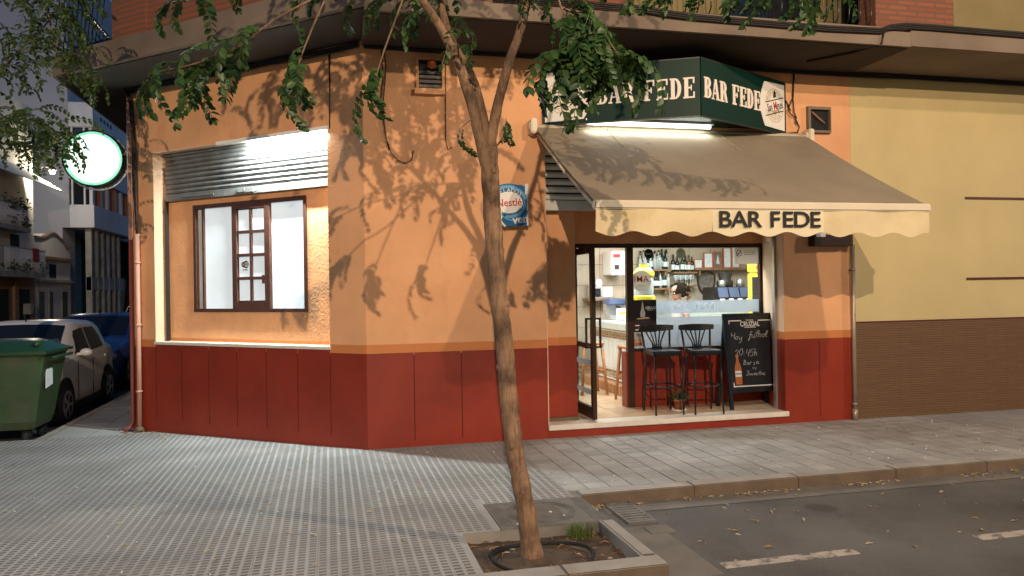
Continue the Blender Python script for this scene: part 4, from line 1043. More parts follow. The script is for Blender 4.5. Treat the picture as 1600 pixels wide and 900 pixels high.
cable('black cables running down the wall to the top of the pink drainpipe', [[fa(.10, 4.33, .06), fa(.13, 4.1, .07), fa(.16, 3.6, .06), fa(.15, 3.0, .05), fa(.19, 2.7, .05), fa(.20, 2.45, .05)], [fa(.06, 4.34, .07), fa(.17, 4.0, .07), fa(.19, 3.2, .06), fa(.205, 2.45, .055)], [fa(.02, 4.35, .06), fa(.14, 4.2, .05), fa(.20, 3.5, .05), fa(.21, 2.7, .06), fa(.23, 2.5, .07)]], .014)
pA = [sagline(fa(.1, 4.30 + .022 * k, .035), fa(3.82, 4.29 + .022 * k, .035), 16, .006, .01) for k in range(3)]
cable('bundle of black cables under the slab along the shop window wall', pA, .013)
cable('bundle of black cables under the slab above the bar door wall', [sagline((.02, -.04, 4.275 + .02 * k), (11, -.04, 4.275 + .02 * k), 24, .006, .012) for k in range(3)], .012)
cable('single black cable dropping to the lamp over the shop window', [[fa(LA - .433, 4.3, .02), fa(LA - .44, 3.9, .012), fa(LA - .451, 3.47, .012)], [fa(LA - .425, 4.3, .02), fa(LA - .445, 3.7, .012), fa(LA - .45, 3.5, .012)]], .007)
cable('loose cable loop hanging on the orange corner wall', [[(.235, -.02, 4.31), (.25, -.02, 4.05), (.21, -.02, 3.63), (.24, -.02, 3.33), (.29, -.02, 3.17), (.37, -.02, 3.085), (.45, -.02, 3.06), (.51, -.02, 3.10), (.53, -.02, 3.2)], [(.20, -.02, 4.31), (.22, -.015, 4.0), (.19, -.02, 3.7), (.235, -.02, 3.36), (.27, -.02, 3.2)]], .006)
cable('thin cable hanging between the shuttered vent niche and the tree', [[(.898, -.015, 4.28), (.89, -.012, 3.8), (.886, -.012, 3.31), (.91, -.012, 3.22), (.96, -.012, 3.25)]], .005)
cable('tangled black cables hanging between the bar sign and the square vent hole', [[(5.18, -.03, 4.3), (5.165, -.03, 4.1), (5.15, -.04, 3.97), (5.10, -.05, 3.88), (5.075, -.05, 3.80), (5.11, -.05, 3.75), (5.17, -.04, 3.73), (5.19, -.04, 3.68), (5.23, -.04, 3.6), (5.20, -.04, 3.54), (5.04, -.05, 3.52)], [(5.17, -.03, 4.3), (5.15, -.03, 4.0), (5.16, -.04, 3.78), (5.19, -.04, 3.72), (5.17, -.05, 3.67), (5.215, -.04, 3.63)], [(5.05, -.03, 3.93), (5.09, -.03, 3.86), (5.12, -.03, 3.80)]], .008)
tp = [(1.2, -1.075, 4.50), (1.72, -1.075, 4.505), (2.73, -1.075, 4.50), (3.0, -1.085, 4.47), (3.3, -1.075, 4.455), (4.17, -1.075, 4.445), (4.9, -1.075, 4.44), (5.55, -1.075, 4.455), (5.66, -1.075, 4.50), (5.85, -1.075, 4.53), (6.2, -1.075, 4.535), (7.5, -1.075, 4.53), (9.5, -1.075, 4.52)]
cable('thick black cable bundle fixed along the balcony slab edge', [[(x, y - .01 * k, z + .017 * k - .017) for x, y, z in tp] for k in range(3)] + [[(5.6, -1.07, 4.46), (5.58, -1.06, 4.33), (5.4, -.8, 4.29), (5.1, -.4, 4.29)]], .014)

# ------------------------------------------------------------------ bar stools, blackboard, plant on the step
FZ = .15
def make_stool():
    s = thing('bar_stool', 'x', 'bar stool', (0, 0, 0), 'black bar stools on the step')
    mb = MB()
    P = [(-.17 + .02, -.18), (.17 - .02, -.18), (.185, -.15), (.165, .15), (.13, .18), (-.13, .18), (-.165, .15), (-.185, -.15)]
    mb.prism(P, .735, .765); mb.build('seat', 'black_seat', s)
    mb = MB(); mb.prism([(x * .93, y * .93) for x, y in P], .705, .734); mb.build('seat_frame', 'black_metal', s)
    for sx in (-1, 1):
        mb = MB(); mb.tube([(sx * .155, -.155, .72), (sx * .165, -.18, .4), (sx * .175, -.205, 0)], [.014, .013, .012], 8); mb.build('leg', 'black_metal', s)
        mb = MB(); mb.tube([(sx * .185, .235, 1.0), (sx * .165, .185, .78), (sx * .15, .165, .6), (sx * .165, .185, .3), (sx * .175, .205, 0)], [.014, .015, .015, .013, .012], 8); mb.build('leg', 'black_metal', s)
    mb = MB()
    q = [(-.168, -.19, .33), (.168, -.19, .33), (.166, .19, .33), (-.166, .19, .33), (-.168, -.19, .33)]
    for a, b in zip(q[:-1], q[1:]): mb.tube([a, b], .009, 8)
    mb.build('footrest', 'black_metal', s)
    mb = MB(); rows = []
    for k in range(13):
        u = -1 + 2 * k / 12; x = .225 * u; y = .265 - .05 * u * u; h = .055 - .018 * u * u
        rows.append([(x, y - .012, 1.035 - h), (x, y - .012, 1.035 + h * .55), (x, y + .012, 1.035 + h * .55), (x, y + .012, 1.035 - h), (x, y - .012, 1.035 - h)])
    mb.grid(rows, smooth=False)
    for e in (0, 12): mb._new(rows[e][:4], [(0, 1, 2, 3)])
    mb.build('top_rail', 'black_metal', s)
    for k in range(5):
        u = (k - 2) / 2; mb = MB()
        mb.tube([(.045 * u, .19, .77), (.055 * u, .205, .84), (.10 * u, .235, .93), (.13 * u, .26 - .01 * abs(u), .99)], [.010, .010, .009, .009], 6); mb.build('spindle', 'black_metal', s)
    mb = MB(); mb.box(-.065, .065, .175, .205, .745, .80, bev=.008); mb.build('spindle_block', 'black_metal', s)
    return s
s1 = make_stool(); s2 = copy_tree(s1)
s1.location = (3.575, .375, FZ); s1.rotation_euler.z = R(-3)
s2.location = (4.055, .275, FZ); s2.rotation_euler.z = R(-7)
s1['label'] = 'black bar stool with fan back standing nearer the open door'
s2['label'] = 'black bar stool with fan back standing next to the blackboard'

bb = thing('pavement_blackboard', 'black A-frame blackboard chalked with a football match standing on the step', 'blackboard', (4.85, .35, FZ))
BM = Matrix.Translation((4.80, .30, FZ)) @ Matrix.Rotation(R(1.5), 4, 'Z') @ Matrix.Rotation(R(-7.5), 4, 'X') @ frame((0, 0, 0))
hw = .372
mb = MB(BM)
for sx in (-1, 1): mb.box(min(sx * hw, sx * (hw - .045)), max(sx * hw, sx * (hw - .045)), -.02, 1.19, -.022, .012)
mb.box(-hw, hw, 1.145, 1.192, -.021, .013); mb.box(-hw + .04, hw - .04, .205, .25, -.021, .011)
mb.build('frame', 'black_metal', bb)
mb = MB(BM); mb.box(-hw + .04, hw - .04, .25, 1.145, -.012, .004); mb.build('board', 'blackboard', bb)
BK = Matrix.Translation((4.80, .62, FZ)) @ Matrix.Rotation(R(1.5), 4, 'Z') @ Matrix.Rotation(R(9), 4, 'X') @ frame((0, 0, 0))
mb = MB(BK)
for sx in (-1, 1): mb.box(min(sx * hw, sx * (hw - .04)), max(sx * hw, sx * (hw - .04)), 0, 1.12, -.03, 0)
mb.build('rear_leg_frame', 'black_metal', bb)
mb = MB(BM); z = .0045
def bx2(a, b, c, d): mb.box(a, b, c, d, z - .001, z + .0015)
bx2(-.30, -.12, 1.095, 1.107); bx2(.12, .30, 1.095, 1.107); bx2(-.30, -.29, 1.06, 1.095); bx2(.29, .30, 1.06, 1.095)
bx2(-.30, .30, .275, .289); bx2(-.30, -.288, .289, .33); bx2(.288, .30, .289, .33)
put(mb, 'CRUZIAL', BM, 0, 1.055, z, .085, ext=.001, offset=.001, sx=.8); bx2(-.08, .08, 1.012, 1.02); put(mb, 'Cervezas', BM, 0, 1.108, z, .03, ext=.001)
mb.build('printed_heading', 'white_matt', bb)
# chalk handwriting as strokes
def stroke(mb, pts, r_=.0032):
    mb.tube([(p[0], p[1], z + .0005) for p in pts], r_, 4)
mb = MB(BM)
def hand(ch, ox, oy, s_):
    G = {'H': [[(0, 1), (.05, .5), (0, .45)], [(0, .5), (.6, .55)], [(.6, 1), (.55, 0)]],
         'a': [[(.5, .45), (.25, .55), (.02, .3), (.15, .02), (.45, .2), (.5, .5), (.5, .05), (.65, .05)]],
         'o': [[(.3, .5), (.05, .35), (.1, .05), (.35, .0), (.5, .3), (.3, .5), (.6, .45)]],
         'y': [[(0, .5), (.1, .1), (.35, .1), (.5, .5)], [(.5, .5), (.4, -.3), (.15, -.45), (.1, -.3)]],
         'f': [[(.6, .9), (.4, 1.05), (.3, .6), (.2, -.2), (.0, -.4), (.05, -.15), (.3, .1)], [(.05, .5), (.6, .55)]],
         'u': [[(0, .5), (.05, .1), (.3, .05), (.5, .5), (.5, .1), (.65, .05)]],
         't': [[(.3, 1), (.25, .1), (.5, .05)], [(0, .62), (.65, .66)]],
         'b': [[(.05, 1), (.05, .05), (.35, .0), (.5, .3), (.3, .5), (.08, .35)]],
         'l': [[(.1, .2), (.4, .9), (.25, 1.05), (.1, .6), (.15, .08), (.4, .1)]],
         '2': [[(0, .75), (.2, 1), (.5, .85), (.35, .45), (0, .0), (.6, .05)]],
         '0': [[(.3, 1), (.03, .6), (.1, .1), (.35, 0), (.58, .4), (.5, .9), (.3, 1)]],
         '4': [[(.15, 1), (.0, .45), (.55, .5)], [(.5, .95), (.4, 0)]],
         '5': [[(.55, 1), (.1, .95), (.08, .55), (.4, .6), (.5, .25), (.3, 0), (0, .08)]],
         'h': [[(.1, 1), (.05, 0)], [(.05, .35), (.3, .52), (.42, .35), (.4, 0)]],
         'B': [[(.08, 1), (.05, 0)], [(-.05, .95), (.4, .95), (.45, .65), (.1, .52), (.5, .45), (.5, .1), (0, 0)]],
         'r': [[(.05, .5), (.08, 0)], [(.08, .35), (.3, .5), (.45, .45)]],
         's': [[(.4, .5), (.1, .42), (.3, .25), (.35, .05), (.05, .0)]],
         'v': [[(0, .5), (.2, .0), (.45, .5)]],
         'J': [[(.0, .95), (.6, 1)], [(.4, 1), (.35, .1), (.15, -.1), (-.05, .1)]],
         'e': [[(.05, .25), (.45, .35), (.35, .52), (.08, .4), (.1, .05), (.45, .08)]],
         'n': [[(.05, .5), (.05, 0)], [(.05, .35), (.3, .5), (.4, .3), (.42, 0)]], "'": [[(.1, 1), (.05, .75)]], ':': [[(.1, .6), (.12, .56)], [(.1, .2), (.12, .16)]]}
    for p in G.get(ch, []): stroke(mb, [(ox + (q[0] + .18 * q[1]) * s_, oy + q[1] * s_) for q in p])
def write(t_, x, y, s_, adv=.68):
    for ch in t_:
        hand(ch, x, y + random.uniform(-.1, .1) * s_, s_); x += s_ * (adv if ch not in "':l" else .42)
write('Hoy', -.285, .865, .08, .68); write('futbol', -.04, .885, .085, .56)
write("20:45h", -.25, .655, .088, .66); write('Barsa', -.14, .545, .062, .72); write('vs', -.02, .487, .05); write('Juventus', -.11, .41, .055, .62)
mb.build('chalk_writing', 'chalk', bb)
mb = MB(BM); prof = [(0, .0), (.042, .0), (.046, .012), (.046, .20), (.038, .235), (.018, .29), (.015, .35), (.018, .355), (.018, .375), (0, .375)]
half = [(r_, y) for r_, y in prof]
poly = [(-.222 + r_, .305 + y) for r_, y in half] + [(-.222 - r_, .305 + y) for r_, y in half[::-1]]
mb.mi = 0; mb.prism(poly[1:-1], .004, .0065); mb.mi = 1; mb.prism([(-.266, .40), (-.178, .40), (-.178, .475), (-.266, .475)], .0062, .0078)
mb.mi = 2; put(mb, 'CRUZIAL', BM, -.222, .437, .0078, .024, ext=.0006, offset=.001, sx=.9)
mb.build('printed_bottle', ['orange_print', 'white_matt', 'black'], bb)

pp = thing('potted_plant', 'small green plant in a terracotta pot on the floor between the bar stools', 'plant', (3.84, .5, FZ))
mb = MB(); mb.lathe([(0, 0), (.05, 0), (.068, .10), (.074, .10), (.074, .12), (.062, .12), (.058, .10), (0, .10)], (3.84, .5, FZ + .012)); mb.build('pot', 'terracotta', pp)
mb = MB(); mb.lathe([(0, 0), (.085, 0), (.095, .014), (.088, .014), (.08, .006), (0, .006)], (3.84, .5, FZ)); mb.build('saucer', 'white', pp)
mb = MB()
for k in range(90):
    a = random.uniform(0, 6.28); e = random.uniform(.1, 1.4); L = random.uniform(.05, .13)
    d = Vector((cos(a) * cos(e), sin(a) * cos(e), sin(e))); b = Vector((3.84, .5, FZ + .11)) + Vector((cos(a), sin(a), 0)) * .03 + d * L; sd_ = d.cross(Vector((0, 0, 1))).normalized() * .016
    mb._new([b - d * .03, b + sd_, b + d * .03, b - sd_], [(0, 1, 2, 3)])
mb.build('foliage', 'leaf', pp, clean=False)

# ------------------------------------------------------------------ inside the bar
rm = MB()
rm.box(1.4, 1.55, 1.0, 4.3, .15, 2.8); rm.box(7.45, 7.6, .95, 4.3, .15, 2.8); rm.box(1.4, 7.6, 4.2, 4.35, .15, 2.8); rm.box(1.4, 7.6, .95, 4.35, 2.75, 2.9)
rm.box(1.4, 2.60, .94, 1.0, .15, 2.75); rm.box(5.29, 7.6, .945, 1.0, .15, 2.75); rm.box(2.6, 5.29, 1.031, 1.06, 2.245, 2.75)
room = rm.build('room_wall', 'room', bld)
for i in range(9):
    for j in range(5):
        x0 = 3.75 + .42 * i; zz = 1.0 + .36 * j; mb = MB()
        if x0 > 7.3: continue
        mb.box(x0 + .005, x0 + .415, 4.186, 4.205, zz + .005, zz + .355); mb.build('tile', 'walltile', room)
mb = MB(); mb.box(3.75, 7.4, 4.193, 4.2, 1.0, 2.75); mb.build('tile_grout', 'redwood' if False else 'grout', room)
light('bar_ceiling_light', 'AREA', (4.6, 1.9, 2.72), 205, (.96, 1.0, .98), 2.6, 1.6, (0, 0, -1))
light('bar_ceiling_light', 'AREA', (2.9, 2.2, 2.72), 60, (.96, 1.0, .98), .8, 1.6, (0, 0, -1))
bc = thing('bar_counter', 'tiled bar counter with a granite top inside the bar', 'bar counter', (4.05, 2.8, FZ))
CX = 3.78; CY0, CY1 = 1.15, 3.62
mb = MB(); mb.box(CX, 4.4, CY0, CY1, FZ, 1.06); mb.box(4.4, 7.0, CY0, CY0 + .5, FZ, 1.06); mb.build('body', 'frieze', bc)
mb = MB(); mb.box(CX - .09, 4.5, CY0 - .04, CY1 + .03, 1.06, 1.165, bev=.008); mb.box(4.5, 7.0, CY0 - .04, CY0 + .6, 1.06, 1.165, bev=.008); mb.build('top', 'granite', bc)
ny_ = 14
for k in range(ny_):
    y0 = CY0 + (CY1 - CY0) * k / ny_; y1 = CY0 + (CY1 - CY0) * (k + 1) / ny_
    mb = MB(); mb.box(CX - .012, CX + .01, y0 + .007, y1 - .007, .47, .89); mb.build('tile', 'whitetile', bc)
mb = MB(); mb.box(CX - .013, CX, CY0, CY1, .895, .915); mb.box(CX - .013, CX, CY0, CY1, 1.02, 1.04); mb.box(CX - .013, CX, CY0, CY1, .445, .466); mb.box(CX - .013, CX, CY0, CY1, .30, .32); mb.build('border_strip', 'whitetile', bc)
for k in range(30):
    y0 = CY0 + (CY1 - CY0) * k / 30; mb = MB(); mb.box(CX - .17, CX - .0, y0 + .004, y0 + (CY1 - CY0) / 30 - .004, FZ, FZ + .13, bev=.008); mb.build('brick', 'footbrick', bc)
def wood_stool(x, y, label, h=.86):
    s = thing('wooden_stool', label, 'bar stool', (x, y, FZ), 'wooden bar stools by the counter')
    mb = MB(); mb.box(x - .17, x + .17, y - .17, y + .17, FZ + h - .03, FZ + h, bev=.01); mb.build('seat', 'lightwood', s)
    for sx in (-1, 1):
        for sy in (-1, 1):
            mb = MB(); mb.tube([(x + sx * .135, y + sy * .135, FZ + h - .03), (x + sx * .19, y + sy * .19, FZ)], [.024, .02], 6); mb.build('leg', 'lightwood', s)
    mb = MB()
    for sx in (-1, 1):
        mb.box(x + sx * .16 - .012, x + sx * .16 + .012, y - .16, y + .16, FZ + .3, FZ + .335); mb.box(x - .16, x + .16, y + sx * .16 - .012, y + sx * .16 + .012, FZ + .36, FZ + .39)
    mb.build('stretcher', 'lightwood', s)
    return s
wood_stool(3.30, 2.28, 'light wooden bar stool seen behind the open door leaf', .74)
w2 = wood_stool(3.62, 1.42, 'tall light wooden chair leg and rail beside the shop front post', .74)
mb = MB()
for sx in (-1, 1): mb.tube([(3.62 + .15, 1.42 + sx * .14, FZ + .72), (3.62 + .19, 1.42 + sx * .15, FZ + 1.1)], .018, 6)
mb.box(3.78, 3.83, 1.28, 1.56, FZ + 1.02, FZ + 1.1); mb.build('backrest', 'lightwood', w2)
# back shelves and bottles
def shelf(label, x0, x1, zt, d=.2):
    s = thing('wall_shelf', label, 'shelf', ((x0 + x1) / 2, 4.1, zt)); mb = MB(); mb.box(x0, x1, 4.19 - d, 4.188, zt - .03, zt); mb.build('board', 'shelfwood', s)
    for x in (x0 + .1, x1 - .1): mb = MB(); mb.prism([(x - .012, 4.187 - d * .8), (x + .012, 4.187 - d * .8), (x + .012, 4.187), (x - .012, 4.187)], zt - .12, zt - .031); mb.build('bracket', 'shelfwood', s)
shelf('upper left wooden shelf of bottles on the back wall of the bar', 4.85, 5.42, 1.985)
shelf('lower left wooden shelf of bottles on the back wall of the bar', 4.85, 5.42, 1.66)
shelf('short wooden shelf of tall bottles above the woman', 5.46, 5.90, 1.935)
shelf('long wooden shelf carrying the framed pictures', 5.86, 7.30, 1.99, .24)
shelf('narrow wooden shelf with the microwave at the back of the bar', 3.85, 4.40, 1.50, .34)
def bottle_mesh(m, h, r_, lab):
    mb = MB(); mb.mi = 0
    mb.lathe([(0, 0), (r_, 0), (r_, h * .55), (r_ * .85, h * .63), (r_ * .38, h * .74), (r_ * .34, h * .93), (0, h * .93)], n=10)
    mb.mi = 1; mb.lathe([(r_ * .42, h * .9), (r_ * .42, h), (0, h)], n=8)
    if lab: mb.mi = 2; mb.lathe([(r_ * 1.03, h * .14), (r_ * 1.03, h * .42)], n=10)
    return onemesh(mb, [m, 'black', 'paper'], 'bottle')
bms = [bottle_mesh('bottle_dark', .31, .040, 1), bottle_mesh('bottle_green', .32, .038, 1), bottle_mesh('bottle_clear', .30, .036, 0), bottle_mesh('bottle_amber', .29, .040, 1), bottle_mesh('bottle_clear', .33, .034, 1)]
ORD = ['first', 'second', 'third', 'fourth', 'fifth', 'sixth', 'seventh', 'eighth', 'ninth']
KND = ['black labelled bottle', 'dark green labelled bottle', 'clear squat bottle', 'amber labelled bottle', 'tall clear labelled bottle']
def bottles(x0, x1, zt, n, kinds, lab, grp):
    for k in range(n):
        o = bpy.data.objects.new('bottle', bms[kinds[k % len(kinds)]]); COL.objects.link(o)
        o.location = (x0 + (x1 - x0) * (k + .5) / n + random.uniform(-.008, .008), 4.09 + random.uniform(-.04, .05), zt); s_ = random.uniform(.82, 1.05); o.scale = (s_, s_, s_)
        tag(o, KND[kinds[k % len(kinds)]] + ', ' + ORD[k] + lab, 'bottle', grp)
bottles(4.86, 5.42, 1.985, 9, [2, 2, 0, 4, 2], ' along the upper of the two stacked shelves', 'bottles on the upper left shelf')
bottles(4.86, 5.42, 1.66, 9, [0, 4, 1, 2, 0], ' along the lower of the two stacked shelves', 'bottles on the lower left shelf')
bottles(5.48, 5.88, 1.935, 6, [0, 0, 1, 0, 3], ' along the short shelf above the woman', 'bottles on the short shelf')
def picture(x0, x1, z0, z1, label, inner, y=4.07, mats_=('redwood', 'paper'), tilt=.04):
    s = thing('framed_picture', label, 'picture', ((x0 + x1) / 2, y, z0)); t = .018
    mb = MB(); mb.box(x0, x1, y, y + .02, z0, z0 + t); mb.box(x0, x1, y, y + .02, z1 - t, z1); mb.box(x0, x0 + t, y, y + .0199, z0 + t, z1 - t); mb.box(x1 - t, x1, y, y + .0199, z0 + t, z1 - t); mb.build('frame', mats_[0], s)
    mb = MB(); mb.box(x0 + t, x1 - t, y + .006, y + .016, z0 + t, z1 - t); mb.build('print', inner, s)
picture(5.885, 6.05, 1.99, 2.16, 'small pale framed card at the left end of the picture shelf', 'paper')
picture(6.06, 6.24, 1.992, 2.27, 'pale blue framed certificate second on the picture shelf', 'paper', 4.05)
picture(6.255, 6.42, 1.992, 2.29, 'dark framed portrait with a white figure on the picture shelf', 'plaque', 4.06)
mb = MB(); mb.prism([(6.31, 2.07), (6.37, 2.07), (6.355, 2.17), (6.34, 2.23), (6.322, 2.17)], 0, .004, frame((0, 4.064, 0))); tag(mb.build('white_figure', 'paper'), 'white figure of the dark portrait on the picture shelf', 'picture')
picture(6.44, 6.60, 1.992, 2.36, 'tall white framed certificate fourth on the picture shelf', 'paper', 4.05)
picture(6.615, 6.78, 1.992, 2.375, 'tall white framed certificate at the right end of the picture row', 'paper', 4.07)
pl_ = thing('wall_plaque', 'grey shield shaped plaque on the back wall beside the coffee machine', 'plaque', (6.16, 4.15, 1.7))
mb = MB(); mb.prism([(6.16 + .165 * cos(a) * (1 if sin(a) < 0 else 1), 1.83 + (.31 if sin(a) < 0 else .11) * sin(a)) for a in [2 * pi * k / 28 for k in range(28)]], 0, .03, frame((0, 4.188, 0))); mb.build('board', 'plaque', pl_)
mb = MB()
for k in range(28):
    a, b = 2 * pi * k / 28, 2 * pi * (k + 1) / 28
    def sp_(t, e): return (6.16 + (.165 + e) * cos(t), 1.83 + ((.31 if sin(t) < 0 else .11) + e) * sin(t))
    mb.prism([sp_(a, -.012), sp_(a, .012), sp_(b, .012), sp_(b, -.012)], 0, .04, frame((0, 4.187, 0)))
mb.build('rim', 'black', pl_)
# notices and posters stuck to the glass
FG = frame((0, GY - .001, 0)); GZ0 = -.024; GZ1 = -.0225
def sticker(mbf, label, mats_, name='sticker', cat='sticker'):
    mb = MB(); mbf(mb); return tag(mb.build(name, mats_), label, cat)
def f1(mb):
    disc(mb, FG, 3.533, 1.765, .135, GZ0, GZ1, 32); mb.mi = 1; put(mb, 'IMA', FG, 3.533, 1.785, GZ1, .115, ext=.001, offset=.0005, space=1.1); mb.mi = 2; put(mb, 'heladeria', FG, 3.533, 1.70, GZ1, .0, ext=.001) if False else mb.prism([(3.48, 1.70), (3.586, 1.70), (3.586, 1.706), (3.48, 1.706)], GZ1, GZ1 + .001, FG)
sticker(f1, 'round beige window sticker reading IMA in red letters', ['beige_sticker', 'redprint', 'grey_sticker'])
def f2(mb):
    disc(mb, FG, 3.640, 2.112, .062, GZ0, GZ1, 28); mb.mi = 1; put(mb, 'CAFE', FG, 3.64, 2.115, GZ1, .04, ext=.001) if False else mb.prism([(3.60, 2.10), (3.68, 2.10), (3.68, 2.125), (3.60, 2.125)], GZ1, GZ1 + .001, FG)
sticker(f2, 'small round dark green sticker at the top of the glass', ['signgreen', 'grey_sticker'])
sticker(lambda mb: disc(mb, FG, 4.09, 2.118, .066, GZ0, GZ1, 28), 'round olive grey sticker at the top middle of the glass', ['grey_sticker'])
def f3(mb):
    mb.prism([(3.42, 1.105), (3.735, 1.105), (3.735, 1.52), (3.42, 1.52)], GZ0, GZ1, FG)
    mb.mi = 1; put(mb, 'GRAO', FG, 3.655, 1.415, GZ1, .05, ext=.001, offset=.003); mb.prism([(3.61, 1.385), (3.70, 1.385), (3.70, 1.392), (3.61, 1.392)], GZ1, GZ1 + .001, FG)
    for k in range(3): mb.prism([(3.44 + .05 * (k % 2), 1.13 + .028 * k), (3.50 + .06 * (k % 2), 1.13 + .028 * k), (3.50 + .06 * (k % 2), 1.142 + .028 * k), (3.44 + .05 * (k % 2), 1.142 + .028 * k)], GZ1, GZ1 + .001, FG)
    mb.mi = 2; disc(mb, FG, 3.545, 1.29, .085, GZ1, GZ1 + .0008, 20, ex=1.2) if False else mb.prism([(3.46, 1.27), (3.64, 1.28), (3.63, 1.30), (3.47, 1.29)], GZ1, GZ1 + .0008, FG)
    mb.mi = 1; mb.prism([(3.515, 1.30), (3.575, 1.30), (3.58, 1.35), (3.565, 1.40), (3.548, 1.50), (3.54, 1.50), (3.525, 1.40), (3.51, 1.35)], GZ1, GZ1 + .0009, FG)
sticker(f3, 'dark coffee poster with the word GRAO on the lower left of the glass', ['poster', 'white_matt', 'gold'], 'poster', 'poster')
def f4(mb):
    mb.prism([(3.42, .925), (3.545, .925), (3.545, 1.095), (3.42, 1.095)], GZ0, GZ1, FG); mb.mi = 1; mb.prism([(3.43, .935), (3.535, .935), (3.535, .975), (3.43, .975)], GZ1, GZ1 + .001, FG); put(mb, 'BLANCA', FG, 3.483, 1.0, GZ1, .03, ext=.001)
sticker(f4, 'small white and orange card below the coffee poster', ['beige_sticker', 'orange_print'], 'poster', 'poster')
def f5(mb):
    mb.prism([(4.865, 1.97), (5.215, 1.97), (5.215, 2.185), (4.865, 2.185)], GZ0, GZ1, FG)
    mb.mi = 1; ring(mb, FG, 4.93, 2.115, .034, .042, GZ1, GZ1 + .001, 24); mb.prism([(4.905, 2.093), (4.912, 2.086), (4.955, 2.137), (4.948, 2.144)], GZ1, GZ1 + .0011, FG); mb.prism([(4.91, 2.111), (4.95, 2.111), (4.95, 2.119), (4.91, 2.119)], GZ1, GZ1 + .0012, FG)
    for k in range(3): mb.prism([(5.0, 2.14 - .022 * k), (5.17, 2.14 - .022 * k), (5.17, 2.146 - .022 * k), (5.0, 2.146 - .022 * k)], GZ1, GZ1 + .001, FG)
sticker(f5, 'no smoking notice on the top right corner of the glass', ['beige_sticker', 'black'], 'notice', 'notice')
def f6(mb): mb.box(7.0, 7.0, 0, 0, 0, 0)
# machines
wh = thing('water_heater', 'white wall heater box hanging at the back of the bar', 'heater', (4.38, 3.9, 1.9))
mb = MB(); mb.box(4.22, 4.53, 3.75, 4.18, 1.89, 2.29, bev=.015); mb.build('case', 'white', wh)
mb = MB(); mb.box(4.25, 4.37, 3.742, 3.752, 2.18, 2.24); mb.build('red_label', 'redprint', wh)
mb = MB(); mb.box(4.27, 4.35, 3.742, 3.752, 1.98, 2.06); mb.build('dark_label', 'poster', wh)
mw = thing('microwave', 'steel microwave on the narrow shelf at the back of the bar', 'microwave', (4.1, 4.0, 1.5))
mb = MB(); mb.box(3.90, 4.28, 3.86, 4.15, 1.502, 1.70, bev=.01); mb.build('case', 'steel', mw)
mb = MB(); mb.box(3.92, 4.06, 3.852, 3.862, 1.53, 1.67); mb.build('door', 'glass_dark', mw)
mb = MB(); mb.box(4.10, 4.26, 3.853, 3.862, 1.53, 1.68); mb.build('control_panel', 'white', mw)
cmn = thing('coffee_machine', 'black and blue coffee machine on the rear counter right of the plaque', 'coffee machine', (6.1, 3.3, 1.2))
mb = MB(); mb.box(5.78, 6.45, 3.15, 3.6, 1.42, 1.66, bev=.02); mb.build('body', 'black_metal', cmn)
for k in range(3): mb = MB(); mb.prism([(5.83 + .2 * k, -.06), (6.0 + .2 * k, -.06), (6.0 + .2 * k, .11), (5.83 + .2 * k, .11)], 0, .02, frame((0, 3.13, 1.545)) @ Matrix.Rotation(R(-20), 4, 'X')); mb.build('blue_panel', 'bluegrey', cmn)
mb = MB(); mb.lathe([(0, 0), (.13, 0), (.14, .1), (.10, .12), (.12, .24), (0, .25)], (6.08, 3.36, 1.66)); mb.build('hopper', 'black', cmn)
mb = MB(); mb.lathe([(0, 0), (.06, 0), (.06, .12), (0, .12)], (5.95, 3.22, 1.66)); mb.lathe([(0, 0), (.07, 0), (.07, .14), (0, .14)], (6.3, 3.25, 1.66)); mb.build('steel_jug', 'steel', cmn)
for k in range(4): mb = MB(); mb.lathe([(0, 0), (.03, 0), (.04, .07), (.035, .07), (0, .02)], (5.86 + .16 * k, 3.05, 1.40), n=10); tag(mb.build('cup', 'white'), 'white coffee cup, ' + ORD[k] + ' of the row in front of the coffee machine', 'cup', 'cups by the coffee machine')
mb = MB(); mb.box(4.95, 7.3, 2.95, 3.65, FZ, 1.39); tag(mb.build('back_bar_counter', 'granite'), 'long grey counter under the coffee machine', 'counter')
fr = thing('display_fridge', 'yellow display fridge behind the no smoking notice', 'fridge', (5.955, 2.33, FZ))
mb = MB(); mb.box(5.955, 6.60, 2.35, 2.37, FZ, 1.86); mb.box(5.955, 6.60, 2.37, 2.94, FZ, 1.86); mb.build('case', 'yellowp', fr)
mb = MB(); mb.box(5.95, 6.60, 2.33, 2.94, 1.865, 2.05, bev=.03); mb.build('header', 'yellowp', fr)
mb = MB(); mb.box(6.02, 6.55, 2.335, 2.352, .3, 1.81); mb.build('door', 'glass_dark', fr)
mb = MB(); disc(mb, frame((0, 2.329, 0)), 6.19, 1.955, .06, -.002, .003, 24, ex=1.9); mb.build('red_emblem', 'redprint', fr); fr.rotation_euler.z = R(-40); fr.location.x -= .06
gm = thing('sweet_dispenser', 'yellow topped dispenser standing behind the round window sticker', 'dispenser', (3.95, 1.75, 1.165))
mb = MB(); mb.lathe([(0, 0), (.125, 0), (.135, .04), (.13, .24), (.10, .26), (0, .26)], (3.87, 1.6, 1.165)); mb.build('base', 'grey_sticker', gm)
mb = MB(); mb.lathe([(.135, 0), (.15, .02), (.15, .12), (.135, .14), (0, .14)], (3.87, 1.6, 1.43)); mb.build('collar', 'yellowp', gm)
mb = MB(); mb.lathe([(.13, 0), (.135, .2), (.12, .26), (0, .26)], (3.87, 1.6, 1.57)); mb.build('jar', 'bottle_clear', gm)
mb = MB(); mb.lathe([(.14, 0), (.145, .05), (.09, .12), (0, .13)], (3.87, 1.6, 1.83)); mb.box(3.81, 3.90, 1.55, 1.62, 1.95, 2.0); mb.build('lid', 'yellowp', gm)
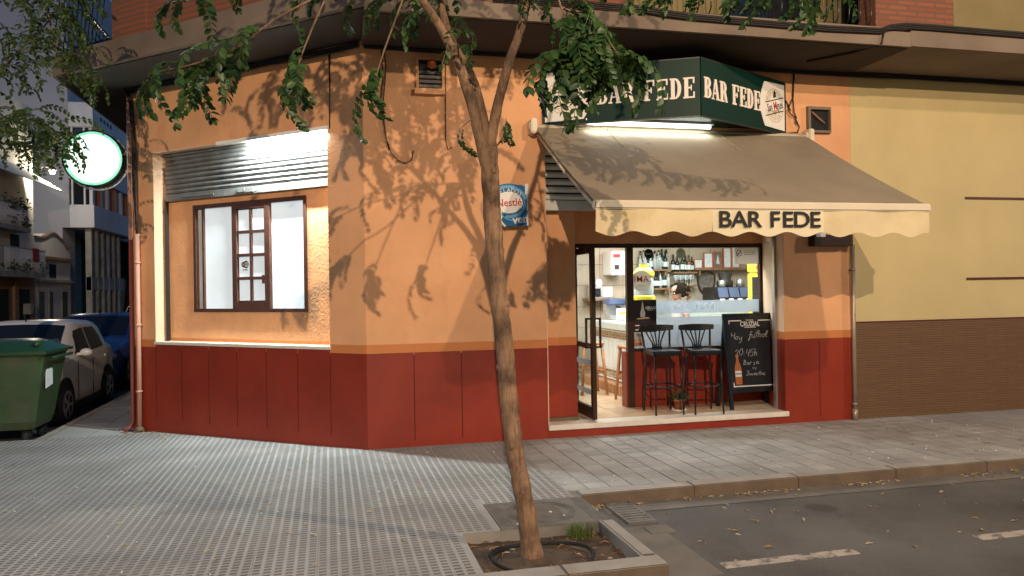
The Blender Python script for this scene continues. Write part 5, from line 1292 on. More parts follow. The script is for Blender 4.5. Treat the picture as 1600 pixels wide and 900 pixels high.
# counter clutter seen through the door
jb = thing('sugar_box', 'yellow and white box standing on the bar counter', 'box', (4.05, 2.75, 1.165)); mb = MB(); mb.box(3.92, 4.08, 2.68, 2.80, 1.166, 1.36, bev=.008); mb.build('case', 'white', jb); mb = MB(); mb.box(3.93, 4.07, 2.672, 2.681, 1.22, 1.31); mb.build('label', 'yellowp', jb)
for k, (x, y, h) in enumerate(((4.20, 2.55, .28), (4.28, 2.66, .30), (4.36, 2.52, .36))):
    t_ = thing('tea_tin', ('low', 'middle', 'tall')[k] + ' blue grey tin of the three on the counter by the door post', 'tin', (x, y, 1.165), 'blue tins on the counter')
    mb = MB(); mb.lathe([(0, 0), (.055, 0), (.055, h - .04), (.045, h - .03), (.045, h), (0, h)], (x, y, 1.166), n=14); mb.build('can', 'bluegrey', t_); mb = MB(); mb.lathe([(.056, .08), (.056, h * .6)], (x, y, 1.166), n=14); mb.build('label', 'paper', t_)
tp_ = thing('beer_tap', 'steel beer tap rising from the counter by the door post', 'beer tap', (4.25, 3.1, 1.165)); mb = MB(); mb.tube([(4.25, 3.1, 1.165), (4.25, 3.1, 1.62), (4.25, 3.07, 1.70), (4.25, 2.99, 1.73), (4.25, 2.93, 1.70)], .035, 10); mb.build('column', 'steel', tp_); mb = MB(); mb.lathe([(0, 0), (.06, .02), (.07, .1), (.03, .16), (0, .16)], (4.25, 3.1, 1.45)); mb.build('knob', 'steel', tp_)
for k in range(2): mb = MB(); mb.lathe([(0, 0), (.05, 0), (.06, .06), (.04, .12), (0, .13)], (3.95 + .13 * k, 4.0, 1.70), n=12); tag(mb.build('teapot', 'white'), ('white pot on top of the microwave above its door', 'white pot on top of the microwave above its controls')[k], 'pot', 'pots on the microwave')

# ------------------------------------------------------------------ the woman behind the counter
def skin_mesh(nodes, links, root, sub=2):
    me = bpy.data.meshes.new('sk'); ks = list(nodes); me.from_pydata([nodes[k][0] for k in ks], [(ks.index(a), ks.index(b)) for a, b in links], [])
    o = bpy.data.objects.new('sk', me); COL.objects.link(o)
    md = o.modifiers.new('s', 'SKIN'); md.use_smooth_shade = True
    bmx = bmesh.new(); bmx.from_mesh(me); ly = bmx.verts.layers.skin.verify()
    bmx.verts.ensure_lookup_table()
    for i, k in enumerate(ks):
        r_ = nodes[k][1]; bmx.verts[i][ly].radius = (r_, r_) if not hasattr(r_, '__len__') else r_
        bmx.verts[i][ly].use_root = (k == root)
    bmx.to_mesh(me); bmx.free()
    sb = o.modifiers.new('u', 'SUBSURF'); sb.levels = sub; sb.render_levels = sub
    dg = bpy.context.evaluated_depsgraph_get(); out = bpy.data.meshes.new_from_object(o.evaluated_get(dg))
    bpy.data.objects.remove(o); return out
N = {'pel': ((0, 0, .88), .13), 'sp': ((0, 0, 1.02), .105), 'ch': ((0, 0, 1.16), .115), 'uc': ((0, 0, 1.235), .085), 'nk': ((-.012, 0, 1.30), .047), 'hb': ((-.025, 0, 1.365), .05)}
Lk = [('pel', 'sp'), ('sp', 'ch'), ('ch', 'uc'), ('uc', 'nk'), ('nk', 'hb')]
def chain(names, first):
    p = first
    for n in names: Lk.append((p, n)); p = n
for s_, sy in (('l', -1), ('r', 1)):
    N['hip' + s_] = ((0, .09 * sy, .80), .085); N['kn' + s_] = ((-.02, .095 * sy, .45), .055); N['an' + s_] = ((.02, .095 * sy, .09), .036); N['toe' + s_] = ((-.13, .105 * sy, .035), .034)
    chain(['hip' + s_, 'kn' + s_, 'an' + s_, 'toe' + s_], 'pel')
    N['sh' + s_] = ((.0, .155 * sy, 1.225), .048)
N['ell'] = ((-.05, -.215, .99), .036); N['wrl'] = ((-.235, -.13, 1.04), .024); N['pal'] = ((-.30, -.11, 1.045), .028)
N['elr'] = ((.15, .20, 1.04), .036); N['wrr'] = ((.195, .06, 1.235), .024); N['par'] = ((.20, .035, 1.30), .028)
for s_ in 'lr': chain(['sh' + s_, 'el' + s_, 'wr' + s_, 'pa' + s_], 'uc')
for k, (dy, L) in enumerate(((-.026, .062), (-.009, .072), (.009, .068), (.026, .054))):
    N['fl%d' % k] = ((-.33, -.11 + dy, 1.04), .0095); N['gl%d' % k] = ((-.33 - L * .6, -.105 + dy, 1.025), .0085); N['hl%d' % k] = ((-.33 - L * .8, -.10 + dy, .995), .0075); chain(['fl%d' % k, 'gl%d' % k, 'hl%d' % k], 'pal')
    N['fr%d' % k] = ((.20 + dy, .03, 1.33), .0095); N['gr%d' % k] = ((.20 + dy * 1.3, .018, 1.33 + L * .6), .0085); N['hr%d' % k] = ((.198 + dy * 1.4, -.004, 1.33 + L * .95), .0075); chain(['fr%d' % k, 'gr%d' % k, 'hr%d' % k], 'par')
N['tl0'] = ((-.275, -.085, 1.06), .011); N['tl1'] = ((-.31, -.062, 1.06), .009); chain(['tl0', 'tl1'], 'pal')
N['tr0'] = ((.165, .03, 1.29), .011); N['tr1'] = ((.14, .018, 1.325), .009); chain(['tr0', 'tr1'], 'par')
PX = Matrix.Translation((4.885, 2.6, FZ)) @ Matrix.Rotation(R(14), 4, 'Z')
per = thing('person', 'woman with dark curly tied back hair and pale top behind the bar', 'person', (4.885, 2.6, FZ))
body = skin_mesh(N, Lk, 'pel')
mb = MB(PX); mb.addmesh(body)
HM = Matrix.Translation((-.03, 0, 1.335)) @ Matrix.Rotation(R(-12), 4, 'Y')     # head looking left and a little down
def ringface(zr):
    # (z, front, back, half width)
    P = []
    for z_, fr_, bk, hw_ in zr:
        row = []
        for k in range(25):
            a = 2 * pi * k / 24; c = cos(a); s__ = sin(a)
            x = -(fr_ * c) if c > 0 else -(bk * c)
            row.append((x, hw_ * s__ * (1 - .12 * max(0, c) ** 2), z_))
        P.append(row)
    return P
zr = [(-.005, .02, .01, .02), (.0, .075, .03, .035), (.02, .088, .05, .050), (.05, .088, .06, .060), (.08, .088, .078, .066), (.105, .082, .09, .070), (.13, .086, .097, .073), (.16, .086, .098, .073), (.19, .072, .088, .064), (.21, .045, .06, .045), (.222, .01, .015, .012)]
mb.grid(ringface(zr), PX @ HM)
ns_ = [(-.086, -.006, .118), (-.086, .006, .118), (-.092, -.012, .075), (-.092, .012, .075), (-.113, 0, .080), (-.09, 0, .068)]
mb._new(ns_, [(0, 1, 4), (0, 4, 2), (1, 3, 4), (2, 4, 5), (4, 3, 5)], PX @ HM, True)
for sy in (-1, 1):
    mb.ball((.0, .074 * sy, .095), .022, .8, .35, 1.3, 1, PX @ HM)
bd = mb.build('body', 'skin', per)
mb = MB(PX @ HM)
for sy in (-1, 1):
    mb.mi = 1; mb.ball((-.0715, .030 * sy, .112), .0125, sub=1); mb.mi = 0; mb.ball((-.081, .030 * sy, .112), .006, sub=1)
    mb.tube([(-.083, .014 * sy, .130), (-.085, .030 * sy, .134), (-.076, .047 * sy, .129)], .0035, 5)
mb.build('eyes', ['black', 'white_matt'], per)
mb = MB(PX @ HM); mb.ball((-.089, 0, .040), .018, .35, 1.2, .42, 1); mb.build('lips', 'redprint', per)
mb = MB(PX @ HM)
mb.grid([[(x + .0, y * 1.10, z_ + .012) for x, y, z_ in row] for row in [[(max(p[0], -.055 + .03 * (q - 3)) * 1.09 + .006, p[1] * 1.08, p[2]) for p in rw] for q, rw in enumerate(ringface(zr)[4:])]])
random.seed(11)
for k in range(230):
    a = random.uniform(-2.3, 2.3); e = random.uniform(-.2, 1.5)
    c = Vector((.035 + .105 * cos(a) * cos(e), .092 * sin(a) * cos(e) * 1.1, .115 + .125 * sin(e)))
    if c.x < -.015 and c.z < .15: continue
    mb.ball(c, random.uniform(.014, .027), random.uniform(.8, 1.3), 1, 1, 1)
for k in range(60):
    d = Vector((random.gauss(0, 1), random.gauss(0, 1), random.gauss(0, 1))).normalized() * .085
    mb.ball((.145 + d.x, d.y, .12 + d.z * 1.25), random.uniform(.014, .026), sub=1)
mb.build('hair', 'hair', per)
sN = {'pel': ((0, 0, .86), .145), 'sp': ((0, 0, 1.02), .122), 'ch': ((-.01, 0, 1.15), .133), 'uc': ((0, 0, 1.225), .105), 'nk': ((-.005, 0, 1.275), .062)}
sL = [('pel', 'sp'), ('sp', 'ch'), ('ch', 'uc'), ('uc', 'nk')]
for s_, sy, e in (('l', -1, (-.03, -.19, 1.08)), ('r', 1, (.09, .18, 1.12))):
    sN['sh' + s_] = ((.0, .155 * sy, 1.225), .062); sN['el' + s_] = (e, .052); sL += [('uc', 'sh' + s_), ('sh' + s_, 'el' + s_)]
mb = MB(PX); mb.addmesh(skin_mesh(sN, sL, 'pel')); mb.build('shirt', 'shirt', per)
tN = {'pel': ((0, 0, .86), .15)}; tL = []
for s_, sy in (('l', -1), ('r', 1)):
    tN['h' + s_] = ((0, .09 * sy, .78), .10); tN['k' + s_] = ((-.02, .095 * sy, .45), .072); tN['a' + s_] = ((.02, .095 * sy, .1), .058); tL += [('pel', 'h' + s_), ('h' + s_, 'k' + s_), ('k' + s_, 'a' + s_)]
mb = MB(PX); mb.addmesh(skin_mesh(tN, tL, 'pel')); mb.build('trousers', 'trousers', per)

# ------------------------------------------------------------------ round lit sign on the left corner
rs = thing('round_sign', 'round glowing white and green sign projecting from the corner by the parked cars', 'sign', (-3.31, 2.65, 3.457))
FS = frame((0, 2.58, 0)); cx, cz, rr = -3.31, 3.457, .366
mb = MB(); ring(mb, FS, cx, cz, rr - .02, rr, -.13, .012, 48); disc(mb, FS, cx, cz, rr - .02, -.128, -.115, 48); mb.build('drum', 'signgreen', rs)
mb = MB(); disc(mb, FS, cx, cz, rr - .055, -.02, .004, 48); mb.build('face', 'signlit', rs)
mb = MB(); ring(mb, FS, cx, cz, rr - .055, rr - .02, -.02, .003, 48); mb.build('green_rim', 'signrim', rs)
mb = MB(); arctext(mb, 'CERVEZA SAN MIGUEL', FS, cx, cz, .004, .255, pi - .1, .1, .06); arctext(mb, 'PREMIUM QUALITY', FS, cx, cz, .004, .262, pi + .3, 2 * pi - .3, .06, flip=True)
mb.build('lettering', 'signtext', rs)
mb = MB(); ring(mb, frame((0, 2.73, 0)), cx + .01, cz - .01, rr, rr + .02, -.02, .01, 48); mb.build('rear_rim', 'white', rs)
mb = MB()
for z in (3.53, 3.385): mb.box(cx + rr - .02, -2.86, 2.60, 2.66, z - .018, z + .018)
mb.build('bracket', 'signframe', rs)
light('round_sign_light', 'AREA', (cx, 2.54, cz), 3.0, (.8, 1.0, .9), .6, None, (0, -1, 0))

# ------------------------------------------------------------------ waste container
bn = thing('waste_container', 'large green wheeled waste container with rounded lid at the street corner', 'waste container', (-4.55, 2.85, -.2))
mb = MB(); rows = []
for z, x0, x1, y0, y1 in ((.02, -5.2, -4.02, 2.46, 3.18), (.12, -5.24, -3.985, 2.43, 3.2), (.55, -5.28, -3.92, 2.40, 3.26), (.93, -5.32, -3.86, 2.37, 3.30), (.97, -5.34, -3.83, 2.345, 3.32), (1.0, -5.34, -3.83, 2.345, 3.32)):
    c = .05; rows.append([(x0 + c, y0, z), (x1 - c, y0, z), (x1, y0 + c, z), (x1, y1 - c, z), (x1 - c, y1, z), (x0 + c, y1, z), (x0, y1 - c, z), (x0, y0 + c, z), (x0 + c, y0, z)])
mb.grid(rows, smooth=False); mb._new(rows[0][:8], [tuple(range(8))]); mb.build('body', 'bin', bn)
mb = MB(); P = []
for i in range(17):
    u = i / 16; row = []
    for j in range(13):
        v = j / 12; h = 1.0 + .15 * (1 - abs(2 * v - 1) ** 2.6) * (1 - abs(2 * u - 1) ** 6) ; row.append((-5.37 + 1.57 * u, 2.32 + 1.02 * v, h + .006 * sin(u * 40) * 0))
    P.append(row)
mb.grid(P); mb.box(-5.37, -3.80, 2.318, 2.34, .965, 1.004); mb.box(-3.822, -3.80, 2.32, 3.34, .965, 1.004)
mb.build('lid', 'binlid', bn)
for k in range(3): mb = MB(); mb.tube([(-5.2 + .62 * k, 2.42, 1.085), (-5.2 + .62 * k, 3.24, 1.085)], .03, 8); mb.build('lid_rib', 'binlid', bn)
mb = MB(); mb.tube([(-3.82, 2.5, .9), (-3.76, 2.5, .92), (-3.76, 3.15, .92), (-3.82, 3.15, .9)], .018, 8); mb.build('handle', 'binlid', bn)
mb = MB(); mb.prism([(2.55, .52), (2.80, .55), (2.80, .92), (2.58, .90)], 0, .006, Matrix(((0, 0, 1, -3.893), (1, 0, 0, 0), (0, 1, 0, 0), (0, 0, 0, 1)))); mb.build('sticker', 'paper', bn)
mb = MB(); mb.tube([(-4.62, 2.40, .68), (-4.62, 2.36, .68)], .12, 20); mb.build('pivot_boss', 'rubber', bn)
for x in (-5.1, -4.12):
    for y in (2.58, 3.1):
        mb = MB(); mb.tube([(x - .03, y, -.09), (x + .03, y, -.09)], .11, 16); mb.box(x - .05, x + .05, y - .03, y + .03, -.08, .06); mb.build('wheel', 'rubber', bn)

# ------------------------------------------------------------------ parked cars
def make_car(label, paint, x1, y0, L=3.75, W_=1.68, H=1.50, zg=-.2, roofrise=0.0, wb=(.62, 2.95)):
    """front towards -y; x1 = the side nearest the pavement"""
    xc = x1 - W_ / 2; c = thing('parked_car', label, 'car', (xc, y0 + L / 2, zg), 'cars parked along the side street')
    k = L / 3.75; h = H / 1.5
    st = [(0, .50, .68, .68, .30), (.05, .62, .76, .76, .24), (.35, .74, .84, .86, .22), (.85, .80, .94, .99, .20), (1.02, .82, .95, 1.05, .20), (1.55, .835, .96, 1.46, .20), (2.0, .84, .97, 1.50, .20), (2.7, .835, .99, 1.485, .20), (3.1, .825, 1.0, 1.43, .20), (3.5, .79, .99, 1.08, .22), (3.68, .74, .90, .98, .25), (3.75, .66, .70, .76, .32)]
    P = []
    for y, hw_, bz, rz, sz in st:
        y = y0 + y * k; hw_ *= W_ / 1.68
        roof = rz - bz > .25; rw = hw_ * (.77 if roof else .86)
        if not roof and rz > bz + .03: rw = hw_ * .82
        half_ = [(0, sz), (hw_ * .86, sz), (hw_ * .98, sz + .12), (hw_, .58), (hw_ * .975, bz - .02), (hw_ * .955, bz + .01), (rw + .02, rz - .10 if roof else rz - .02), (rw - .05, rz - .015), (rw * .55, rz + .008), (0, rz + .015)]
        row = [(xc + a, y, zg + z * h) for a, z in half_] + [(xc - a, y, zg + z * h) for a, z in half_[::-1][1:]]
        P.append(row)
    mb = MB(); mb.grid(P); mb._new(P[0], [tuple(range(len(P[0])))]); mb._new(P[-1], [tuple(range(len(P[-1])))])
    mb.build('body', paint, c)
    def at(i, f, lat, z): return None
    # side windows and screens, sitting just proud of the body
    e = .006
    def side_pt(y, z, s_):
        # interpolate body side between belt and roof rows
        for a, b in zip(P[:-1], P[1:]):
            if a[0][1] <= y <= b[0][1]:
                t = (y - a[0][1]) / (b[0][1] - a[0][1] + 1e-9); A_ = Vector(a[5]).lerp(Vector(b[5]), t); B_ = Vector(a[6]).lerp(Vector(b[6]), t)
                q = A_.lerp(B_, z); q.x += e; q.x = q.x if s_ > 0 else 2 * xc - q.x; return tuple(q)
    for s_ in (1, -1):
        for wn_, (ya, yb, zc) in (('front_window', (1.30, 2.02, 0)), ('rear_window', (2.10, 2.86, 0))):
            mb = MB(); q = 8; rows = []
            for i in range(q + 1):
                y = ya + (yb - ya) * i / q
                top = .95
                if wn_ == 'front_window': top = min(.95, .10 + (y - 1.22) / .34 * .9)
                else: top = min(.95, .12 + (3.02 - y) / .34 * .9)
                rows.append([side_pt(y0 + y * k, .07 + (max(.12, top) - .07) * j / 4, s_) for j in range(5)])
            mb.grid(rows); mb.build('window', 'glass_dark', c)
    ws = MB(); rows = []
    for t in (0.06, .35, .65, .93):
        A_ = P[4]; B_ = P[5]; rows.append([tuple(Vector(A_[q]).lerp(Vector(B_[q]), t) + Vector((0, -.012, .012))) for q in range(7, len(A_) - 7)])
    ws.grid(rows); ws.build('windscreen', 'glass_dark', c)
    mb = MB()
    for s_ in (1, -1): mb.tube([(xc + s_ * .3, y0 + 1.0 * k, zg + 1.06 * h), (xc + s_ * .3 - .42, y0 + 1.16 * k, zg + 1.19 * h)], .007, 4)
    mb.build('wiper', 'rubber', c)
    for s_ in (1, -1):
        mb = MB(); mb.ball((xc + s_ * (W_ / 2 + .09), y0 + 1.32 * k, zg + 1.02 * h), .085, 1.1, .65, .72, 2); mb.tube([(xc + s_ * (W_ / 2 - .04), y0 + 1.32 * k, zg + .99 * h), (xc + s_ * (W_ / 2 + .07), y0 + 1.32 * k, zg + 1.0 * h)], .025, 6); mb.build('mirror', paint, c)
        mb = MB(); mb.box(min(xc + s_ * .36, xc + s_ * .70), max(xc + s_ * .36, xc + s_ * .70), y0 - .0 + .03, y0 + .22, zg + .66 * h, zg + .80 * h, bev=.03); mb.build('headlight', 'headlight', c)
        for wy in wb:
            yw = y0 + wy * k; xo = xc + s_ * (W_ / 2 + .006)
            mb = MB(); Mx = Matrix(((0, 0, s_, xo), (1, 0, 0, yw), (0, 1, 0, zg + .31), (0, 0, 0, 1))); disc(mb, Mx, 0, .02, .37, -.02, .0, 28, a0=-.15, a1=pi + .15); mb.build('wheel_arch', 'rubber', c)
            mb = MB(); mb.tube([(xo - s_ * .19, yw, zg + .305), (xo + s_ * .012, yw, zg + .305)], .305, 24); wl_ = mb.build('wheel', 'rubber', c)
            mb = MB(); Mx = Matrix(((0, 0, s_, xo + s_ * .013), (1, 0, 0, yw), (0, 1, 0, zg + .305), (0, 0, 0, 1)))
            ring(mb, Mx, 0, 0, .18, .205, 0, .012, 24); disc(mb, Mx, 0, 0, .05, 0, .012, 12)
            for q in range(5):
                a = 2 * pi * q / 5; mb.prism([(.04 * cos(a - .5), .04 * sin(a - .5)), (.185 * cos(a - .14), .185 * sin(a - .14)), (.185 * cos(a + .14), .185 * sin(a + .14)), (.04 * cos(a + .5), .04 * sin(a + .5))], 0, .010, Mx)
            mb.build('rim', 'rim', wl_)
        for yh in (2.0, 2.8):
            mb = MB(); xh = xc + s_ * (W_ / 2 + .004); mb.box(min(xh, xh + s_ * .02), max(xh, xh + s_ * .02), y0 + (yh - .1) * k, y0 + (yh + .06) * k, zg + .86 * h, zg + .895 * h, bev=.006); mb.build('door_handle', paint, c)
        mb = MB(); xs_ = xc + s_ * (W_ / 2 * .996)
        for ya in (1.25, 2.06, 2.98): mb.box(xs_ - .004, xs_ + .004, y0 + ya * k - .004, y0 + ya * k + .004, zg + .32, zg + .9 * h)
        mb.box(xs_ - .02, xs_ + .0, y0 + 1.1 * k, y0 + 2.6 * k, zg + .2, zg + .27)
        mb.build('door_seam', 'rubber', c)
    mb = MB(); mb.box(xc - .55, xc + .55, y0 - .012, y0 + .04, zg + .34, zg + .56, bev=.01); mb.build('grille', 'rubber', c)
    mb = MB(); mb.tube([(xc + .0, y0 + 1.7 * k, zg + 1.50 * h), (xc, y0 + 1.62 * k, zg + 1.60 * h)], .012, 6); mb.build('aerial', 'rubber', c)
    return c
make_car('pale beige hatchback parked nose first behind the green waste container', 'beige_car', -4.10, 3.45, L=3.5, W_=1.70, H=1.50)
make_car('dark blue car with glossy bonnet parked behind the beige hatchback', 'blue_car', -4.16, 7.55, L=4.0, W_=1.76, H=1.50)
make_car('blue grey car parked third in the row along the side street', 'dark_car', -4.25, 13.2, L=4.0, W_=1.76, H=1.62)
make_car('dark car farthest away in the row along the side street', 'dark_car', -3.98, 19.5, L=4.0, W_=1.76, H=1.66)

# ------------------------------------------------------------------ buildings across the side street
XF = -11.5
def box_part(name, m, parent, *b, bev=0):
    mb = MB(); mb.box(*b, bev=bev); return mb.build(name, m, parent)
mo = thing('apartment_building', 'tall pale grey modern building with white balcony bands over dark columns', 'building', (-16, 40, 0))
box_part('wall', 'stucco_blue', mo, -34, XF - .02, 29.5, 75, 4.7, 17.5)
box_part('ground_wall', 'dark', mo, -34, XF - 1.6, 31.2, 75, -.4, 4.7)
box_part('party_wall', 'stucco_blue', mo, -34, XF - .3, 29.49, 31.2, -.4, 4.71)
xj = XF + 1.0
for za, zb_ in ((4.7, 5.72), (6.9, 7.9), (9.2, 10.3)):
    box_part('balcony_band', 'white_band', mo, XF, xj, 29.45, 37.5, za, zb_, bev=.02)
for za, zb_ in ((5.72, 6.9), (7.9, 9.2)):
    box_part('window_band', 'glass_dark', mo, XF - .01, xj - .25, 29.7, 37.3, za, zb_)
    for k in range(7):
        y = 29.72 + 1.25 * k; box_part('window_pier', 'redwood' if k % 2 else 'white_band', mo, xj - .26, xj - .12, y, y + .22, za + .001, zb_ - .001)
    for k in range(2): box_part('window_pier', 'white_band', mo, XF + .05 + .5 * k, XF + .12 + .5 * k, 29.6, 29.71, za + .001, zb_ - .001)
for k in range(6):
    y = 29.9 + .95 * k; box_part('column', 'farcol', mo, xj - .5, xj - .25, y, y + .22, -.4, 4.7)
box_part('back_panel', 'darkdoor', mo, XF - 1.58, XF - 1.4, 31.2, 36, -.4, 4.69)
for za in (8.05, 10.45):
    for k in range(4): box_part('emblem_mark', 'black', mo, xj + .001, xj + .012, 30.6 + .55 * k, 30.95 + .55 * k, za - .75 - .0, za - .55)
box_part('beam', 'farcol', mo, xj - .48, xj - .28, 29.9, 35.5, 1.9, 2.5)
wh_ = thing('white_house', 'small old whitewashed house with a wavy parapet and narrow doors', 'building', (-12, 27.3, 0))
mb = MB(); ys = [25.2 + 4.25 * k / 24 for k in range(25)]
def wav(y): t = (y - 25.2) / 4.25; return 4.0 + .28 * math.exp(-((t - .5) / .2) ** 2) - (.22 if t > .8 else 0)
poly = [(25.2, -.4), (29.45, -.4)] + [(y, wav(y)) for y in ys[::-1]]
mb.prism(poly, -3.0, 0, Matrix(((0, 0, 1, XF), (1, 0, 0, 0), (0, 1, 0, 0), (0, 0, 0, 1)))); mb.build('wall', 'white_house', wh_)
mb = MB(); P = [[(XF - .2, y, wav(y) + .0), (XF + .05, y, wav(y) + .05), (XF + .05, y, wav(y) - .03)] for y in ys]; mb.grid(P, smooth=False); mb.build('parapet_cap', 'brown_house', wh_)
for z in (3.22, 2.28): box_part('cornice', 'brown_house' if z > 3 else 'farcol', wh_, XF, XF + .14, 25.25, 29.4, z - .05, z + .06)
box_part('window', 'dark', wh_, XF - .01, XF + .012, 26.8, 27.6, 2.42, 2.98)
for y0_, y1_ in ((25.55, 26.15), (26.75, 27.15), (28.3, 28.95)):
    d_ = box_part('door', 'darkdoor', wh_, XF, XF + .02, y0_, y1_, -.2, 1.85); box_part('frame', 'farcol', d_, XF, XF + .03, y0_ - .1, y0_, -.2, 1.95)
ob = thing('balcony_house', 'house with planted balconies over a brown ground floor', 'building', (-12, 22, 0))
box_part('ground_floor', 'brown_house', ob, -16, XF, 14, 25.2, -.4, 2.5); box_part('wall', 'white_house', ob, -16, XF - .02, 14, 25.19, 2.5, 9.0)
box_part('balcony_slab', 'farcol', ob, XF, XF + .55, 14, 24.8, 2.36, 2.56); box_part('balcony_slab', 'farcol', ob, XF, XF + .55, 14, 23.2, 4.0, 4.16)
for y in (15.0, 17.2, 19.4, 21.6, 23.6): box_part('opening', 'dark', ob, XF, XF + .012, y, y + 1.0, -.2, 1.95)
box_part('pillar', 'brown_house', ob, XF, XF + .1, 22.95, 23.3, -.3, 2.34)
for y in (20.4, 22.9): box_part('balcony_door', 'dark', ob, XF - .02, XF + .01, y, y + .75, 2.57, 3.95)
rl = MB(); rl.tube([(XF + .52, 14, 3.4), (XF + .52, 24.78, 3.4)], .02, 6); rl.tube([(XF, 24.78, 3.4), (XF + .52, 24.78, 3.4)], .02, 6); rl.tube([(XF + .52, 14, 4.9), (XF + .52, 23.2, 4.9)], .02, 6); railo = rl.build('railing', 'black_metal', ob)
bars = MB()
for k in range(60): bars.tube([(XF + .52, 20.9 + .065 * k, 2.56), (XF + .52, 20.9 + .065 * k, 3.4)], .009, 4); bars.tube([(XF + .52, 19.2 + .065 * k, 4.16), (XF + .52, 19.2 + .065 * k, 4.9)], .009, 4)
b_ = bars.build('railing_bar', 'white_band', railo); b_['kind'] = 'stuff'
box_part('hanging_cloth', 'redcloth', ob, XF + .53, XF + .56, 23.4, 23.95, 2.95, 3.45)
mb = MB(); mb.box(XF + .02, XF + .28, 23.9, 24.2, 1.0, 1.4); mb.build('meter_box', 'farcol', ob)
pb_ = MB()
for k in range(700):
    y = random.choice((21.5, 22.4, 22.8, 24.4)) + random.gauss(0, .22); z = random.choice((2.6, 4.2, 4.75)) + abs(random.gauss(0, .2)); x = XF + .45 + random.gauss(0, .12)
    if z > 4 and y > 23.3: continue
    d = Vector((random.gauss(0, 1), random.gauss(0, 1), random.gauss(0, 1))).normalized() * .07; e_ = d.orthogonal().normalized() * .03; b = Vector((x, y, z)); pb_._new([b - d, b + e_, b + d, b - e_], [(0, 1, 2, 3)])
po_ = pb_.build('balcony_foliage', 'leaf_far', ob, clean=False); po_['kind'] = 'stuff'
wa = thing('shop_awning', 'white canvas awning lit by the wall mounted street lamp', 'awning', (XF + .6, 22.5, 5.8))
mb = MB(); mb._new([(XF, 19, 6.55), (XF, 24.0, 6.55), (XF + 1.0, 25.4, 5.80), (XF + 1.0, 19, 5.80), (XF, 19, 6.52), (XF, 24.0, 6.52), (XF + 1.0, 25.4, 5.77), (XF + 1.0, 19, 5.77)], [(0, 1, 2, 3), (4, 7, 6, 5), (0, 3, 7, 4), (1, 5, 6, 2), (2, 6, 7, 3), (0, 4, 5, 1)]); mb.build('canvas', 'awnlit', wa)
mb = MB(); mb.tube([(XF, 24.2, 6.2), (XF + 1.0, 25.3, 5.8)], .025, 6); mb.build('arm', 'white', wa)
sl = thing('street_lamp', 'glowing wall mounted street lamp above the white awning', 'street lamp', (XF, 25.0, 6.5))
mb = MB(); mb.tube([(XF, 25.6, 6.6), (XF + .3, 25.3, 6.75), (XF + .7, 25.0, 6.7)], .03, 6); mb.build('arm', 'iron', sl)
mb = MB(); mb.lathe([(.02, .16), (.12, .10), (.15, .02), (.13, 0)], (XF + .75, 24.95, 6.55), n=14); mb.build('hood', 'iron', sl)
mb = MB(); mb.ball((XF + .75, 24.95, 6.52), .10, sub=2); mb.build('bulb', 'lampglow', sl)
light('street_lamp_light', 'POINT', (XF + .8, 24.9, 6.3), 260, (1.0, .86, .62), .1)
box_part_ = MB(); box_part_.box(-15, -12.6, 40, 55, -.4, 2.6); gw = box_part_.build('garden_wall', 'brown_house'); tag(gw, 'brown garden wall under the tree at the far end of the side street', 'wall')

# ------------------------------------------------------------------ trees
def frond_mesh(seed, L=.36, n=8, droop=1.0, m='leaf', wob=.25):
    rg = random.Random(seed); mb = MB(); pts = []
    ang = .45; p = Vector((0, 0, 0)); stp = L / 14
    for k in range(15):
        pts.append(p.copy()); p = p + Vector((cos(ang), rg.uniform(-.06, .06), sin(ang))) * stp; ang -= droop * (.10 + .07 * k / 14 * 2)
        ang = max(ang, -1.5)
    mb.tube(pts, [.0028] * 8 + [.0018] * 7, 4, smooth=False)
    def leaflet(b, d, up, ln, wd):
        d = d.normalized(); s_ = d.cross(up).normalized(); u_ = s_.cross(d)
        f = .22 * wd
        c0 = b; c1 = b + d * ln * .40 - u_ * f * .4; c2 = b + d * ln * .75 - u_ * (f * .5 + ln * .04); tip = b + d * ln - u_ * ln * .12
        L1 = c1 + s_ * wd + u_ * f; L2 = c2 + s_ * wd * .75 + u_ * f; R1 = c1 - s_ * wd + u_ * f; R2 = c2 - s_ * wd * .75 + u_ * f
        mb._new([c0, c1, c2, tip, L1, L2, R1, R2], [(0, 4, 1), (1, 4, 5, 2), (2, 5, 3), (0, 1, 6), (1, 2, 7, 6), (2, 3, 7)], None, True)
    for k in range(n):
        t = .16 + .84 * k / (n - 1); i = min(13, int(t * 14)); b = pts[i].lerp(pts[i + 1], t * 14 - i) if i < 14 else pts[14]
        tg = (pts[min(14, i + 1)] - pts[max(0, i - 1)]).normalized()
        for sd_ in (-1, 1):
            ln = .066 * rg.uniform(.8, 1.15) * (1 - .25 * abs(t - .5)); 
            d = Vector((0, sd_, 0)) * .9 + tg * .55 + Vector((rg.uniform(-wob, wob), 0, -.35 + rg.uniform(-wob, wob)))
            leaflet(b, d, Vector((0, 0, 1)) + tg * .2 + Vector((rg.uniform(-.4, .4), rg.uniform(-.4, .4), 0)), ln, ln * .30)
    leaflet(pts[14], (pts[14] - pts[12]), Vector((.3, .2, 1)), .06, .016)
    me = bpy.data.meshes.new('leaf'); mb.bm.to_mesh(me); mb.bm.free(); me.materials.append(M[m]); return me
FR_ = [frond_mesh(k, L=.30 + .05 * (k % 4), n=9 + k % 3, droop=(1.1, 1.45, .8, 1.7, 1.25)[k % 5]) for k in range(8)]
FRF = [frond_mesh(20 + k, L=.34 + .05 * (k % 3), n=8, droop=(1.0, 1.4, .8)[k % 3], m='leaf_far') for k in range(4)]
